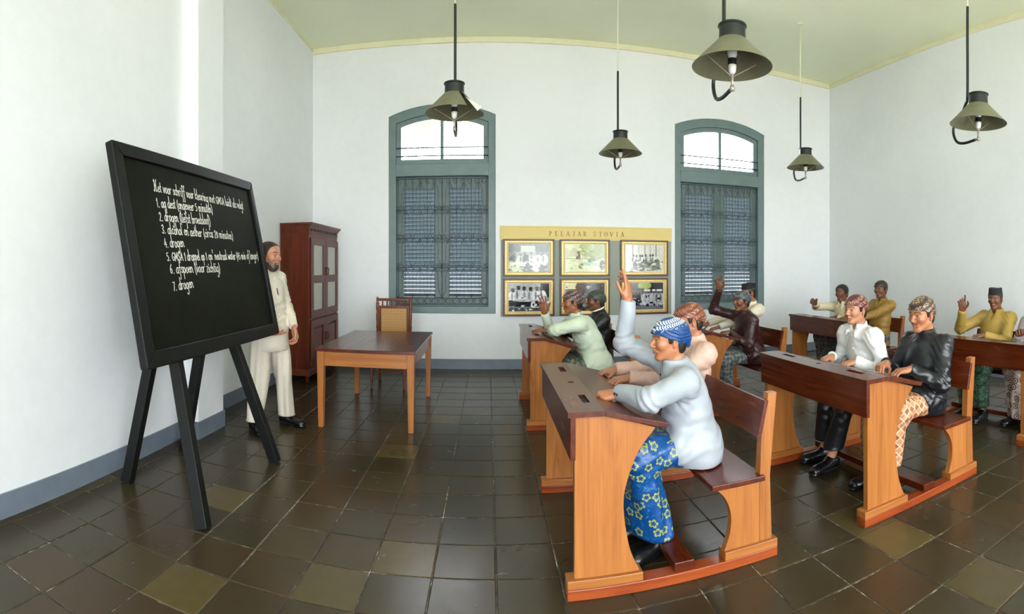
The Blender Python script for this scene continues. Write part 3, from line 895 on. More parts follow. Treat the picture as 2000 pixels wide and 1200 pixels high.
# ------------------------------------------------------------------ figures: smooth implicit surfaces turned into meshes
class Field:
    def __init__(s, lo, hi, h):
        s.lo = np.array(lo, np.float32); s.h = h
        s.n = np.maximum(np.ceil((np.array(hi) - s.lo) / h).astype(int) + 1, 4)
        s.ax = [s.lo[i] + h * np.arange(s.n[i], dtype=np.float32) for i in range(3)]
        s.F = np.full(tuple(s.n), 0.2, np.float32)
    def sl(s, lo, hi, m):
        r = []
        for i in range(3):
            a = int(np.floor((lo[i] - m - s.lo[i]) / s.h)); b = int(np.ceil((hi[i] + m - s.lo[i]) / s.h)) + 1
            r.append(slice(max(a, 0), max(min(b, int(s.n[i])), 0)))
        return tuple(r)
    def grid(s, q):
        return s.ax[0][q[0]][:, None, None], s.ax[1][q[1]][None, :, None], s.ax[2][q[2]][None, None, :]
    def comb(s, q, d, k, op):
        F = s.F[q]
        if op == 'u':
            if k > 0:
                hh = np.clip(0.5 + 0.5 * (F - d) / k, 0, 1)
                s.F[q] = F + (d - F) * hh - k * hh * (1 - hh)
            else: s.F[q] = np.minimum(F, d)
        else:   # subtract
            if k > 0:
                hh = np.clip(0.5 - 0.5 * (F + d) / k, 0, 1)
                s.F[q] = F + (-d - F) * hh + k * hh * (1 - hh)
            else: s.F[q] = np.maximum(F, -d)
    def cone(s, a, b, ra, rb, k=0.02, op='u', sq=None, cutp=None):
        """tapered capsule; sq=(axis vector, factor) flattens it along one direction"""
        a = np.array(a, np.float32); b = np.array(b, np.float32); m = max(ra, rb)
        q = s.sl(np.minimum(a, b) - m, np.maximum(a, b) + m, k + 4 * s.h + (0.0 if sq is None else m * max(0, 1 / sq[1] - 1)))
        if any(x.stop <= x.start for x in q): return s
        X, Y, Z = s.grid(q)
        ab = b - a; l2 = float(ab @ ab) + 1e-12
        px, py, pz = X - a[0], Y - a[1], Z - a[2]
        t = np.clip((px * ab[0] + py * ab[1] + pz * ab[2]) / l2, 0, 1)
        dx, dy, dz = px - t * ab[0], py - t * ab[1], pz - t * ab[2]
        if sq is not None:
            n = np.array(sq[0], np.float32); n /= np.linalg.norm(n)
            c = (dx * n[0] + dy * n[1] + dz * n[2]) * (sq[1] - 1)
            dx, dy, dz = dx + c * n[0], dy + c * n[1], dz + c * n[2]
        d = np.sqrt(dx * dx + dy * dy + dz * dz) - (ra + (rb - ra) * t)
        if cutp is not None:
            c0, n0 = cutp
            d = np.maximum(d, (X - c0[0]) * n0[0] + (Y - c0[1]) * n0[1] + (Z - c0[2]) * n0[2])
        s.comb(q, d, k, op)
        return s
    def ell(s, c, r, k=0.02, op='u', R=None):
        c = np.array(c, np.float32); r = np.array(r, np.float32); m = float(r.max())
        e = r if R is None else np.array([m, m, m])
        q = s.sl(c - e, c + e, k + 4 * s.h)
        if any(x.stop <= x.start for x in q): return s
        X, Y, Z = s.grid(q)
        x, y, z = X - c[0], Y - c[1], Z - c[2]
        if R is not None:
            R = np.array(R, np.float32)   # columns: ellipsoid axes
            x, y, z = (x * R[0, 0] + y * R[1, 0] + z * R[2, 0], x * R[0, 1] + y * R[1, 1] + z * R[2, 1], x * R[0, 2] + y * R[1, 2] + z * R[2, 2])
        k0 = np.sqrt((x / r[0]) ** 2 + (y / r[1]) ** 2 + (z / r[2]) ** 2)
        k1 = np.sqrt((x / r[0] ** 2) ** 2 + (y / r[1] ** 2) ** 2 + (z / r[2] ** 2) ** 2) + 1e-9
        s.comb(q, k0 * (k0 - 1) / k1, k, op)
        return s
    def cut(s, p, n, box=None):
        """keep the side opposite to n (only inside box if given)"""
        n = np.array(n, np.float32); n /= np.linalg.norm(n)
        q = (slice(None),) * 3 if box is None else s.sl(np.array(box[0]), np.array(box[1]), 0)
        X, Y, Z = s.grid(q)
        d = (X - p[0]) * n[0] + (Y - p[1]) * n[1] + (Z - p[2]) * n[2]
        s.F[q] = np.maximum(s.F[q], d)
        return s
    def mesh(s):
        F = s.F; n0, n1, n2 = F.shape
        F[0], F[-1], F[:, 0], F[:, -1], F[:, :, 0], F[:, :, -1] = .2, .2, .2, .2, .2, .2
        ins = F < 0
        c = np.zeros((n0 - 1, n1 - 1, n2 - 1), np.int8)
        for i in (0, 1):
            for j in (0, 1):
                for k in (0, 1):
                    c += ins[i:n0 - 1 + i, j:n1 - 1 + j, k:n2 - 1 + k]
        act = np.argwhere((c > 0) & (c < 8))
        idx = np.full((n0 - 1, n1 - 1, n2 - 1), -1, np.int64)
        idx[act[:, 0], act[:, 1], act[:, 2]] = np.arange(len(act))
        acc = np.zeros((len(act), 3)); cnt = np.zeros(len(act))
        corners = [(i, j, k) for i in (0, 1) for j in (0, 1) for k in (0, 1)]
        vals = {co: F[act[:, 0] + co[0], act[:, 1] + co[1], act[:, 2] + co[2]] for co in corners}
        for co in corners:
            for axis in range(3):
                if co[axis]: continue
                c2 = list(co); c2[axis] = 1; c2 = tuple(c2)
                a, b = vals[co], vals[c2]
                m = (a < 0) != (b < 0)
                t = np.where(m, a / np.where(m, a - b, 1), 0)
                p = np.array(co, float)[None, :].repeat(len(act), 0); p[:, axis] += t
                acc += p * m[:, None]; cnt += m
        V = (act + acc / np.maximum(cnt, 1)[:, None]) * s.h + s.lo
        faces = []
        for axis in range(3):
            o1, o2 = [(1, 2), (2, 0), (0, 1)][axis]
            A = np.moveaxis(ins, axis, 0)
            sl0 = [slice(None)] * 3; sl1 = [slice(None)] * 3
            sl0[axis] = slice(0, -1); sl1[axis] = slice(1, None)
            a, b = ins[tuple(sl0)], ins[tuple(sl1)]
            e = np.argwhere(a != b)
            ok = (e[:, o1] > 0) & (e[:, o2] > 0) & (e[:, o1] < F.shape[o1] - 1) & (e[:, o2] < F.shape[o2] - 1)
            e = e[ok]
            flip = a[e[:, 0], e[:, 1], e[:, 2]]
            def g(d1, d2):
                q = e.copy(); q[:, o1] -= d1; q[:, o2] -= d2
                return idx[q[:, 0], q[:, 1], q[:, 2]]
            quad = np.stack([g(1, 1), g(0, 1), g(0, 0), g(1, 0)], 1)
            quad[~flip] = quad[~flip][:, ::-1]
            faces.append(quad)
        return V.astype(np.float32), np.concatenate(faces)

def vnormals(V, Fq):
    n = np.cross(V[Fq[:, 2]] - V[Fq[:, 0]], V[Fq[:, 3]] - V[Fq[:, 1]])
    N = np.zeros_like(V)
    for k in range(4): np.add.at(N, Fq[:, k], n)
    return N / (np.linalg.norm(N, axis=1, keepdims=True) + 1e-9)

def np_mesh(name, V, Fq, mat, parent, cols=None, uv=False):
    me = bpy.data.meshes.new(name)
    me.vertices.add(len(V)); me.vertices.foreach_set('co', np.ascontiguousarray(V, np.float32).ravel())
    me.loops.add(Fq.size); me.loops.foreach_set('vertex_index', np.ascontiguousarray(Fq, np.int32).ravel())
    me.polygons.add(len(Fq))
    me.polygons.foreach_set('loop_start', np.arange(0, Fq.size, 4, dtype=np.int32))
    me.update(calc_edges=True)
    me.polygons.foreach_set('use_smooth', np.ones(len(Fq), bool))
    if cols is not None:
        ca = me.color_attributes.new('Col', 'FLOAT_COLOR', 'POINT')
        c4 = np.ones((len(V), 4), np.float32); c4[:, :3] = cols
        ca.data.foreach_set('color', c4.ravel())
    if uv:
        n = np.abs(np.cross(V[Fq[:, 2]] - V[Fq[:, 0]], V[Fq[:, 3]] - V[Fq[:, 1]]))
        n[:, 2] *= 0.8
        ax = n.argmax(1)
        P = V[Fq]
        u = np.where((ax == 0)[:, None], P[:, :, 1] + .37, P[:, :, 0])
        w = np.where((ax == 2)[:, None], P[:, :, 1] - .21, P[:, :, 2])
        ul = me.uv_layers.new(name='cloth')
        ul.data.foreach_set('uv', np.stack([u, w], 2).astype(np.float32).ravel())
    me.materials.append(mat)
    me.validate()
    o = bpy.data.objects.new(name, me)
    return link(o, parent)

def basis(fwd, up):
    """rotation whose columns are forward, left, up"""
    f = np.array(fwd, float); f /= np.linalg.norm(f)
    u = np.array(up, float); u -= f * (u @ f); u /= np.linalg.norm(u)
    return np.stack([f, np.cross(u, f), u], 1)
def rot_ypr(yaw, pitch, roll=0):
    """yaw left+, pitch down+, roll right+ in degrees; columns forward, left, up"""
    return np.array(Matrix.Rotation(math.radians(yaw), 3, 'Z') @ Matrix.Rotation(math.radians(pitch), 3, 'Y') @ Matrix.Rotation(math.radians(roll), 3, 'X'))

# ---- head (x forward, y left, z up; origin between the ears)
def skull(f, g=0.0, k=0.03):
    f.ell((-0.018, 0, 0.038), (0.098 + g, 0.078 + g, 0.084 + g), 0)
    f.ell((0.018, 0, 0.030), (0.078 + g, 0.066 + g, 0.074 + g), k)
    return f
def build_head(h, beard=False, moustache=False):
    f = Field((-0.15, -0.115, -0.22), (0.15, 0.115, 0.15), h)
    skull(f)
    f.ell((0.028, 0, -0.032), (0.062, 0.056, 0.070), 0.035)                       # lower face
    f.cone((-0.01, 0.048, -0.055), (0.062, 0.018, -0.096), 0.018, 0.016, 0.03)    # jaw
    f.cone((-0.01, -0.048, -0.055), (0.062, -0.018, -0.096), 0.018, 0.016, 0.03)
    f.ell((0.070, 0, -0.098), (0.019, 0.022, 0.017), 0.022)                       # chin
    for s in (-1, 1):
        f.ell((0.062, s * 0.043, -0.018), (0.026, 0.022, 0.024), 0.025)            # cheekbone
        f.cone((0.088, s * 0.012, 0.031), (0.069, s * 0.050, 0.030), 0.0095, 0.0085, 0.014)   # brow
        f.ell((0.103, s * 0.031, 0.009), (0.022, 0.017, 0.0115), 0.014, 's')       # eye socket
        f.ell((0.0745, s * 0.031, 0.0085), (0.0145, 0.0155, 0.0125), 0.004)        # eyeball
        f.cone((0.0865, s * 0.0185, 0.0135), (0.0845, s * 0.0445, 0.0125), 0.0042, 0.0038, 0.004)   # upper lid
        f.cone((0.0855, s * 0.0195, 0.0015), (0.0825, s * 0.0435, 0.0025), 0.0028, 0.0025, 0.005)   # lower lid
        # ear
        E = rot_ypr(s * 22, 10)
        f.ell((-0.016, s * 0.081, -0.004), (0.019, 0.009, 0.033), 0.008, 'u', E)
        f.ell((-0.006, s * 0.089, 0.0), (0.011, 0.007, 0.019), 0.006, 's', E)
        f.ell((-0.008, s * 0.079, -0.032), (0.010, 0.007, 0.010), 0.006)
    f.cone((0.092, 0, 0.018), (0.112, 0, -0.018), 0.0085, 0.0115, 0.012)           # nose
    f.ell((0.113, 0, -0.022), (0.013, 0.0125, 0.0105), 0.010)
    for s in (-1, 1):
        f.ell((0.099, s * 0.0135, -0.027), (0.0125, 0.0085, 0.0085), 0.006)
        f.ell((0.107, s * 0.0065, -0.0345), (0.006, 0.0038, 0.004), 0.003, 's')
    f.cone((0.092, 0, -0.036), (0.094, 0, -0.048), 0.005, 0.007, 0.012)
    # lips
    for s in (-1, 1):
        f.cone((0.0955, s * 0.001, -0.0545), (0.083, s * 0.0245, -0.0585), 0.0068, 0.0035, 0.005)
        f.cone((0.0935, s * 0.001, -0.0668), (0.082, s * 0.0215, -0.0615), 0.0080, 0.0040, 0.005)
    f.cone((0.1035, -0.022, -0.0606), (0.1035, 0.022, -0.0606), 0.0025, 0.0025, 0.004, 's')
    f.ell((0.090, 0, -0.080), (0.008, 0.014, 0.006), 0.008, 's')
    # neck
    f.cone((-0.022, 0, -0.04), (-0.045, 0, -0.20), 0.056, 0.060, 0.03)
    if beard:
        f.ell((0.050, 0, -0.090), (0.046, 0.050, 0.048), 0.02)
        f.cone((0.0, 0.058, -0.02), (0.03, 0.043, -0.07), 0.010, 0.017, 0.02); f.cone((0.0, -0.058, -0.02), (0.03, -0.043, -0.07), 0.010, 0.017, 0.02)
    if moustache or beard:
        for s in (-1, 1): f.cone((0.0985, s * 0.002, -0.043), (0.088, s * 0.026, -0.051), 0.0055, 0.0035, 0.005)
    V, Q = f.mesh()
    # feature weights: 0 skin, then lips, eye white, iris, dark hair
    x, y, z = V.T
    ay = np.abs(y)
    def sm(e0, e1, v): return np.clip((v - e0) / (e1 - e0), 0, 1)
    lip = sm(0.0, 1, 1 - ((z + 0.0605) / 0.0125) ** 2 - (y / 0.0265) ** 2) * (x > 0.075) * 1.6
    lip = np.clip(lip, 0, 1)
    ex, ey, ez = x - 0.0745, ay - 0.031, z - 0.0075
    eye = (((ey / 0.0125) ** 2 + (ez / 0.0062) ** 2) < 1) & (x > 0.078) & (x < 0.094)
    iris = eye & ((ey ** 2 + ez ** 2) < 0.0058 ** 2)
    lid = (((ey / 0.0155) ** 2 + ((z - 0.0145) / 0.0028) ** 2) < 1) & (x > 0.076)
    bz = z - (0.0335 + 0.006 * np.sin(np.clip((ay - 0.012) / 0.042, 0, 1) * math.pi) - 0.05 * np.clip(ay - 0.04, 0, 1))
    brow = np.clip(1.6 - (bz / 0.0042) ** 2, 0, 1) * (ay > 0.010) * (ay < 0.056) * (x > 0.055)
    hair = np.zeros_like(x)
    if beard:
        line = np.interp(ay, [0, .02, .035, .055, .07], [-.040, -.046, -.058, -.052, .0])
        b = (z < line) & (x > -0.012) & (z > -0.15) & (x > -0.02 + (z + .14) * -0.3) & ((z < -0.05) | (x < 0.016))
        b &= ~((((z + 0.0620) / 0.0085) ** 2 + (ay / 0.020) ** 2) < 1)
        hair = np.maximum(hair, b * 1.0)
    if moustache:
        hair = np.maximum(hair, ((np.abs(z - (-0.0435 - ay * 0.22)) < 0.0052) & (ay < 0.027) & (x > 0.08)) * 0.9)
    W_ = dict(lip=lip, eye=eye, iris=iris, lid=lid, brow=brow, hair=hair)
    return V, Q, W_
def head_colors(W_, n, skin, lipc=None):
    c = np.tile(np.array(skin[:3]), (n, 1))
    lipc = np.array(lipc if lipc is not None else (skin[0] * .62, skin[1] * .42, skin[2] * .42))
    def mx(w, col):
        w = np.asarray(w, float)[:, None]; return c * (1 - w) + np.array(col) * w
    c = mx(W_['lip'] * .75, lipc)
    c = mx(W_['lid'] * .75, (.03, .02, .015))
    c = mx(W_['brow'] * .85, (.025, .018, .014))
    c = mx(W_['eye'], (.46, .44, .40))
    c = mx(W_['iris'], (.02, .013, .01))
    c = mx(W_['hair'] * .95, (.03, .022, .017))
    return c

# ---- head wear, built in head space
def build_hair(h, full, recede=0.0):
    f = Field((-0.16, -0.12, -0.13), (0.15, 0.12, 0.16), h)
    skull(f, 0.007)
    f.ell((-0.052, 0, -0.035), (0.058, 0.066, 0.06), 0.03)
    X, Y, Z = f.grid((slice(None),) * 3)
    line = np.interp(X, [-.13, -.075, -.045, -.036, -.004, .006, .022, .034, .052, .070, .1], [-.092, -.09, -.085, .018, .026, -.012, -.010, .035, .062, .088, .095])
    fr = np.interp(np.abs(Y), [0, .045, .07], [0.0, -0.004, -0.03]) * np.clip((X - 0.04) / 0.03, 0, 1)
    f.F = np.maximum(f.F, (line + fr - Z) * 0.6)
    if full:
        f.F = f.F - 0.004
    if recede:     # high temples and forehead
        ln2 = np.interp(X, [-.1, .0, .03, .05, .075, .1], [-.2, -.2, .02, .075, .104, .12]) - 0.0
        f.F = np.maximum(f.F + 0.002, (ln2 - Z) * 0.6)
    V, Q = f.mesh()
    return V, Q
def build_turban(h, big=1.0, tail=0.0):
    f = Field((-0.20, -0.13, -0.12), (0.16, 0.13, 0.19), h)
    skull(f, 0.0105 * big)
    f.ell((-0.03, 0, 0.066), (0.086 * big, 0.072 * big, 0.060 * big), 0.03)
    f.ell((-0.108, 0, 0.010), (0.034, 0.05, 0.036), 0.03)
    if tail: f.cone((-0.10, 0, 0.01), (-0.125, 0.0, 0.01 - tail), 0.045, 0.018, 0.02)
    X, Y, Z = f.grid((slice(None),) * 3)
    line = np.interp(X, [-.17, -.12, -.06, -.02, .03, .08, .12], [-.062 - tail, -.060 - tail * .9, -.024 - tail * .5, .020 - tail * .2, .034 - tail * .2, .052 - tail * .1, .058 - tail * .1])
    f.F = np.maximum(f.F, (line - Z) * 0.75)
    # wound folds and the rolled front band
    w = np.abs(Z - line - 0.02 - 0.35 * np.abs(Y))
    f.F = f.F - 0.0045 * np.exp(-(w / 0.010) ** 2) - 0.0035 * np.exp(-((Z - line - 0.006) / 0.006) ** 2)
    f.F = f.F + 0.0016 * np.sin((Z * 1.0 + np.abs(Y) * 0.8 - X * 0.35) * 260)
    return f.mesh()
def build_peci(h):
    f = Field((-0.15, -0.12, -0.02), (0.13, 0.12, 0.19), h)
    X, Y, Z = f.grid((slice(None),) * 3)
    t = np.clip((Z - 0.03) / 0.12, 0, 1)
    r = np.sqrt(((X + 0.008) / (1.27 - 0.02 * t)) ** 2 + Y ** 2)
    d = r - (0.0865 - 0.012 * t)
    top = Z - (0.132 + 0.010 * np.clip(np.abs(Y) / .06, 0, 1) - 0.004)
    line = np.interp(X, [-.12, 0, .11], [0.022, .042, .058])
    f.F = np.maximum(np.maximum(d, top), line - Z)
    return f.mesh()

# ---- hand: wrist at origin, fingers along +x, back of the hand up (+z), thumb towards +y
HANDS = {
  'rest': dict(b=[(28, 38, 22), (30, 42, 24), (32, 44, 24), (34, 44, 24)], sp=(5, 1, -4, -9), th=(38, 20, 25, 18)),
  'fist': dict(b=[(62, 82, 45), (66, 86, 48), (68, 86, 48), (66, 84, 46)], sp=(3, 0, -3, -6), th=(48, 34, 35, 35)),
  'open': dict(b=[(6, 10, 6), (8, 12, 8), (12, 16, 10), (16, 18, 10)], sp=(9, 1, -6, -14), th=(44, 10, 8, 6)),
  'point': dict(b=[(2, 6, 4), (30, 44, 24), (44, 58, 30), (50, 60, 32)], sp=(6, 0, -4, -8), th=(34, 26, 30, 20)),
  'raise': dict(b=[(4, 8, 5), (18, 24, 14), (28, 34, 18), (36, 40, 20)], sp=(4, 0, -4, -8), th=(30, 22, 22, 14)),
  'claw': dict(b=[(10, 26, 18), (40, 60, 30), (48, 66, 32), (44, 50, 30)], sp=(8, 0, -5, -14), th=(46, 20, 26, 34)),
}
_hand_cache = {}
def build_hand(kind, h):
    key = (kind, h)
    if key in _hand_cache: return _hand_cache[key]
    P = HANDS[kind]
    f = Field((-0.08, -0.10, -0.13), (0.23, 0.13, 0.05), h)
    base = [(0.092, 0.027, 0.0), (0.096, 0.008, 0.002), (0.090, -0.012, 0.0), (0.081, -0.030, -0.004)]
    f.cone((-0.010, 0, 0), (0.0, 0, 0), 0.0245, 0.025, 0.012, sq=((0, 0, 1), 1.25))
    for i, b in enumerate(base):
        f.cone((0.008, b[1] * 0.55, -0.002), b, 0.015, 0.0115, 0.014)
    f.ell((0.05, 0.0, -0.008), (0.042, 0.036, 0.013), 0.014)
    f.ell((0.035, 0.026, -0.010), (0.032, 0.016, 0.014), 0.014)     # thumb ball
    L = [(.042, .026, .021), (.046, .029, .022), (.043, .027, .021), (.034, .021, .019)]
    nails = []
    for i, b in enumerate(base):
        p = np.array(b); ang = 0.0; az = math.radians(P['sp'][i])
        r0 = 0.0092 if i < 3 else 0.008
        for j in range(3):
            ang += math.radians(P['b'][i][j])
            d = np.array([math.cos(ang) * math.cos(az), math.cos(ang) * math.sin(az), -math.sin(ang)])
            q = p + d * L[i][j]
            f.cone(p, q, r0 * (1 - .07 * j), r0 * (1 - .07 * (j + 1)) - (0.0008 if j == 2 else 0), 0.003 if j else 0.006)
            if j == 2:
                up = np.array([math.sin(ang) * math.cos(az), math.sin(ang) * math.sin(az), math.cos(ang)])
                nails.append(q + up * r0 * .7 - d * 0.001)
            p = q
    a0, dn, b1, b2 = [math.radians(v) for v in P['th']]
    p = np.array([0.026, 0.028, -0.008])
    az = a0
    for j, (ll, rr) in enumerate(((.040, .0125), (.032, .0105), (.026, .0095))):
        if j == 1: az -= b1
        if j == 2: az -= b2
        d = np.array([math.cos(az) * math.cos(dn), math.sin(az) * math.cos(dn), -math.sin(dn)])
        q = p + d * ll
        f.cone(p, q, rr, rr * .9, 0.008 if j == 0 else 0.003)
        p = q
    V, Q = f.mesh()
    wn = np.zeros(len(V))
    for nl in nails:
        wn = np.maximum(wn, np.exp(-(np.linalg.norm(V - nl, axis=1) / 0.0055) ** 4))
    _hand_cache[key] = (V, Q, wn)
    return _hand_cache[key]

# ---- shoe: heel at origin on the floor, toe along +x
def build_shoe(h=0.005):
    f = Field((-0.06, -0.07, -0.01), (0.26, 0.07, 0.12), h)
    f.cone((0.0, 0, 0.042), (0.19, 0.006, 0.026), 0.042, 0.040, 0.01, sq=((0, 0, 1), 1.0))
    f.ell((0.185, 0.004, 0.028), (0.052, 0.044, 0.032), 0.02)
    f.cone((0.01, 0, 0.06), (0.05, 0, 0.068), 0.036, 0.034, 0.03)
    f.cut((0, 0, 0.088), (-0.25, 0, 1))
    f.cone((0.0, 0, 0.012), (0.20, 0.004, 0.012), 0.043, 0.045, 0.004, sq=((0, 0, 1), 4.0))
    f.cut((0, 0, 0.0), (0, 0, -1))
    return f.mesh()

def ik(S, Wt, l1, l2, pole):
    S, Wt, pole = np.array(S, float), np.array(Wt, float), np.array(pole, float)
    v = Wt - S; d = min(np.linalg.norm(v), (l1 + l2) * 0.995)
    u = v / np.linalg.norm(v); Wt = S + u * d
    a = (l1 * l1 - l2 * l2 + d * d) / (2 * d); hh = math.sqrt(max(l1 * l1 - a * a, 0))
    n = pole - u * (pole @ u); n /= np.linalg.norm(n)
    return S + u * a + n * hh, Wt

# ------------------------------------------------------------------ cloth and skin materials
def skin_mat():
    t = NT('painted_figure_skin')
    a = t.n('ShaderNodeAttribute'); a.attribute_name = 'Col'
    v = t.coord('Object'); nz = t.noise(v, 60, 4)
    c = t.mix(t.math('MULTIPLY', nz.outputs[0], 0.25), a.outputs['Color'], (0.10, 0.045, 0.025, 1))
    t.color(c); t.set(Roughness=0.42); t.bump(nz.outputs[0], 0.06, 0.002)
    t.b.inputs['Subsurface Weight'].default_value = 0.0
    return t.m
M_SKIN = skin_mat()
def cloth(name, c, rough=0.55, var=0.06, spec=0.4):
    t = NT(name)
    v = t.coord('Object'); nz = t.noise(v, 7, 5, 0.6); fn = t.noise(v, 260, 2)
    t.color(t.ramp(nz.outputs[0], [(0.3, sc(c, 1 - var)), (0.7, sc(c, 1 + var))]))
    t.set(Roughness=rough); t.b.inputs['Specular IOR Level'].default_value = spec
    f = t.math('ADD', t.math('MULTIPLY', nz.outputs[0], 1.0), t.math('MULTIPLY', fn.outputs[0], 0.08))
    t.bump(f, 0.25, 0.012)
    return t.m
def uvsock(t, s=1.0, rot=0.0):
    u = t.n('ShaderNodeUVMap'); u.uv_map = 'cloth'
    m = t.n('ShaderNodeMapping'); m.inputs['Scale'].default_value = (s, s, s); m.inputs['Rotation'].default_value = (0, 0, rot)
    t.l(u.outputs[0], m.inputs[0])
    return m.outputs[0]
def batik_flower(name, ground, petal, leaf, scale=13):
    t = NT(name)
    v = uvsock(t, scale)
    vo = t.n('ShaderNodeTexVoronoi', voronoi_dimensions='2D'); vo.inputs['Scale'].default_value = 1.0; vo.inputs['Randomness'].default_value = 0.75
    t.l(v, vo.inputs['Vector'])
    df = t.n('ShaderNodeVectorMath', operation='SUBTRACT'); t.l(v, df.inputs[0]); t.l(vo.outputs['Position'], df.inputs[1])
    sp = t.n('ShaderNodeSeparateXYZ'); t.l(df.outputs[0], sp.inputs[0])
    ang = t.math('ARCTAN2', sp.outputs[1], sp.outputs[0])
    cr = t.n('ShaderNodeSeparateColor'); t.l(vo.outputs['Color'], cr.inputs[0])
    an = t.math('ADD', t.math('MULTIPLY', ang, 2.5), t.math('MULTIPLY', cr.outputs[0], 6.28))
    lim = t.math('ADD', 0.14, t.math('MULTIPLY', t.math('POWER', t.math('ABSOLUTE', t.math('COSINE', an)), 0.55), 0.20))
    r = vo.outputs['Distance']
    inner = t.math('GREATER_THAN', r, 0.10)
    core = t.math('LESS_THAN', r, 0.05)
    pet = t.math('MULTIPLY', t.math('LESS_THAN', r, lim), t.math('GREATER_THAN', r, t.math('MULTIPLY', lim, 0.56)))
    pet = t.math('MULTIPLY', t.math('MAXIMUM', pet, t.math('MULTIPLY', core, inner)), 0.9)
    # thin leaf strokes between the flowers
    nz = t.noise(v, 1.6, 2); w = t.math('ABSOLUTE', t.math('SUBTRACT', nz.outputs[0], 0.5))
    lf = t.math('MULTIPLY', t.math('LESS_THAN', w, 0.010), t.math('GREATER_THAN', r, 0.5))
    big = t.noise(v, 0.35, 2)
    g2 = t.mix(big.outputs[0], sc(ground, 0.75), sc(ground, 1.2))
    c = t.mix(lf, g2, leaf); c = t.mix(pet, c, petal)
    t.color(c); t.set(Roughness=0.38)
    return t.m
def batik_diamond(name, a, b, line, scale=16):
    t = NT(name)
    v = uvsock(t, scale, math.radians(45))
    sp = t.n('ShaderNodeSeparateXYZ'); t.l(v, sp.inputs[0])
    fx = t.math('FRACT', t.math('ADD', sp.outputs[0], 50.0)); fy = t.math('FRACT', t.math('ADD', sp.outputs[1], 50.0))
    dx = t.math('ABSOLUTE', t.math('SUBTRACT', fx, 0.5)); dy = t.math('ABSOLUTE', t.math('SUBTRACT', fy, 0.5))
    e = t.math('MAXIMUM', dx, dy)
    ln = t.math('GREATER_THAN', e, 0.42)
    ck = t.n('ShaderNodeTexChecker'); ck.inputs['Scale'].default_value = 1.0; t.l(v, ck.inputs['Vector'])
    ck.inputs[1].default_value = a; ck.inputs[2].default_value = b
    inner = t.math('LESS_THAN', t.math('ADD', dx, dy), 0.12)
    c = t.mix(t.math('MULTIPLY', inner, 0.5), ck.outputs[0], sc(a, 0.45))
    c = t.mix(ln, c, line)
    t.color(c); t.set(Roughness=0.5)
    return t.m
def batik_motif(name, ground, ink, scale=16, cut=0.06, rough=0.5):
    """allover curling line pattern"""
    t = NT(name)
    v = uvsock(t, scale)
    vo = t.n('ShaderNodeTexVoronoi', voronoi_dimensions='2D'); vo.inputs['Scale'].default_value = 1.0; vo.inputs['Randomness'].default_value = 0.5
    t.l(v, vo.inputs['Vector'])
    rings = t.math('ABSOLUTE', t.math('SUBTRACT', vo.outputs['Distance'], 0.28))
    nz = t.noise(v, 2.4, 2, 0.5); w = t.math('ABSOLUTE', t.math('SUBTRACT', nz.outputs[0], 0.5))
    m = t.math('MAXIMUM', t.math('LESS_THAN', rings, cut), t.math('LESS_THAN', w, cut * 0.35))
    m = t.math('MAXIMUM', m, t.math('LESS_THAN', vo.outputs['Distance'], 0.10))
    t.color(t.mix(m, ground, ink)); t.set(Roughness=rough)
    return t.m
def turban_mat(name, ground, ink, blue=False):
    t = NT(name)
    v = t.coord('Object')
    sp = t.n('ShaderNodeSeparateXYZ'); t.l(v, sp.inputs[0])
    if blue:
        # two rows of leaf-like white strokes round the crown, plain blue above and below, a dotted edge
        hgt = t.math('ADD', sp.outputs[2], t.math('MULTIPLY', sp.outputs[0], 0.22))
        row = t.math('FRACT', t.math('DIVIDE', t.math('SUBTRACT', hgt, 0.078), 0.020))
        tri = t.math('ABSOLUTE', t.math('SUBTRACT', row, 0.5))
        s1 = t.math('ADD', t.math('MULTIPLY', sp.outputs[0], 520.0), t.math('MULTIPLY', tri, 7.0))
        st = t.math('GREATER_THAN', t.math('SINE', s1), -0.15)
        st = t.math('MULTIPLY', st, t.math('LESS_THAN', tri, 0.43))
        band = t.math('MULTIPLY', t.math('GREATER_THAN', hgt, 0.078), t.math('LESS_THAN', hgt, 0.118))
        m = t.math('MULTIPLY', st, band)
        vo = t.n('ShaderNodeTexVoronoi'); vo.inputs['Scale'].default_value = 110; t.l(v, vo.inputs['Vector'])
        eb = t.math('MULTIPLY', t.math('GREATER_THAN', hgt, 0.060), t.math('LESS_THAN', hgt, 0.078))
        m = t.math('MAXIMUM', m, t.math('MULTIPLY', t.math('LESS_THAN', vo.outputs['Distance'], 0.30), eb))
    else:
        vo = t.n('ShaderNodeTexVoronoi'); vo.inputs['Scale'].default_value = 62; t.l(v, vo.inputs['Vector'])
        nz = t.noise(v, 55, 2); w = t.math('ABSOLUTE', t.math('SUBTRACT', nz.outputs[0], 0.5))
        rings = t.math('ABSOLUTE', t.math('SUBTRACT', vo.outputs['Distance'], 0.33))
        m = t.math('MAXIMUM', t.math('LESS_THAN', rings, 0.07), t.math('LESS_THAN', w, 0.022))
        s3 = t.math('SINE', t.math('MULTIPLY', t.math('ADD', sp.outputs[2], t.math('MULTIPLY', sp.outputs[0], 0.4)), 150.0))
        m = t.math('MULTIPLY', m, t.math('GREATER_THAN', s3, -0.25))
    t.color(t.mix(m, ground, ink)); t.set(Roughness=0.42)
    return t.m
M_HAIR = plain('black_sculpted_hair', srgb(26, 22, 20), 0.45, 0.25, 70, 0.3)
M_SHOE = plain('black_leather_shoe', srgb(16, 17, 19), 0.25, 0.15, 20, 0.04)
M_BUTTON = plain('dark_button', srgb(28, 32, 40), 0.3)
M_BUTTONW = plain('pale_button', srgb(225, 222, 210), 0.4)
M_PECI = plain('black_velvet_cap', srgb(22, 24, 24), 0.85, 0.2, 40)

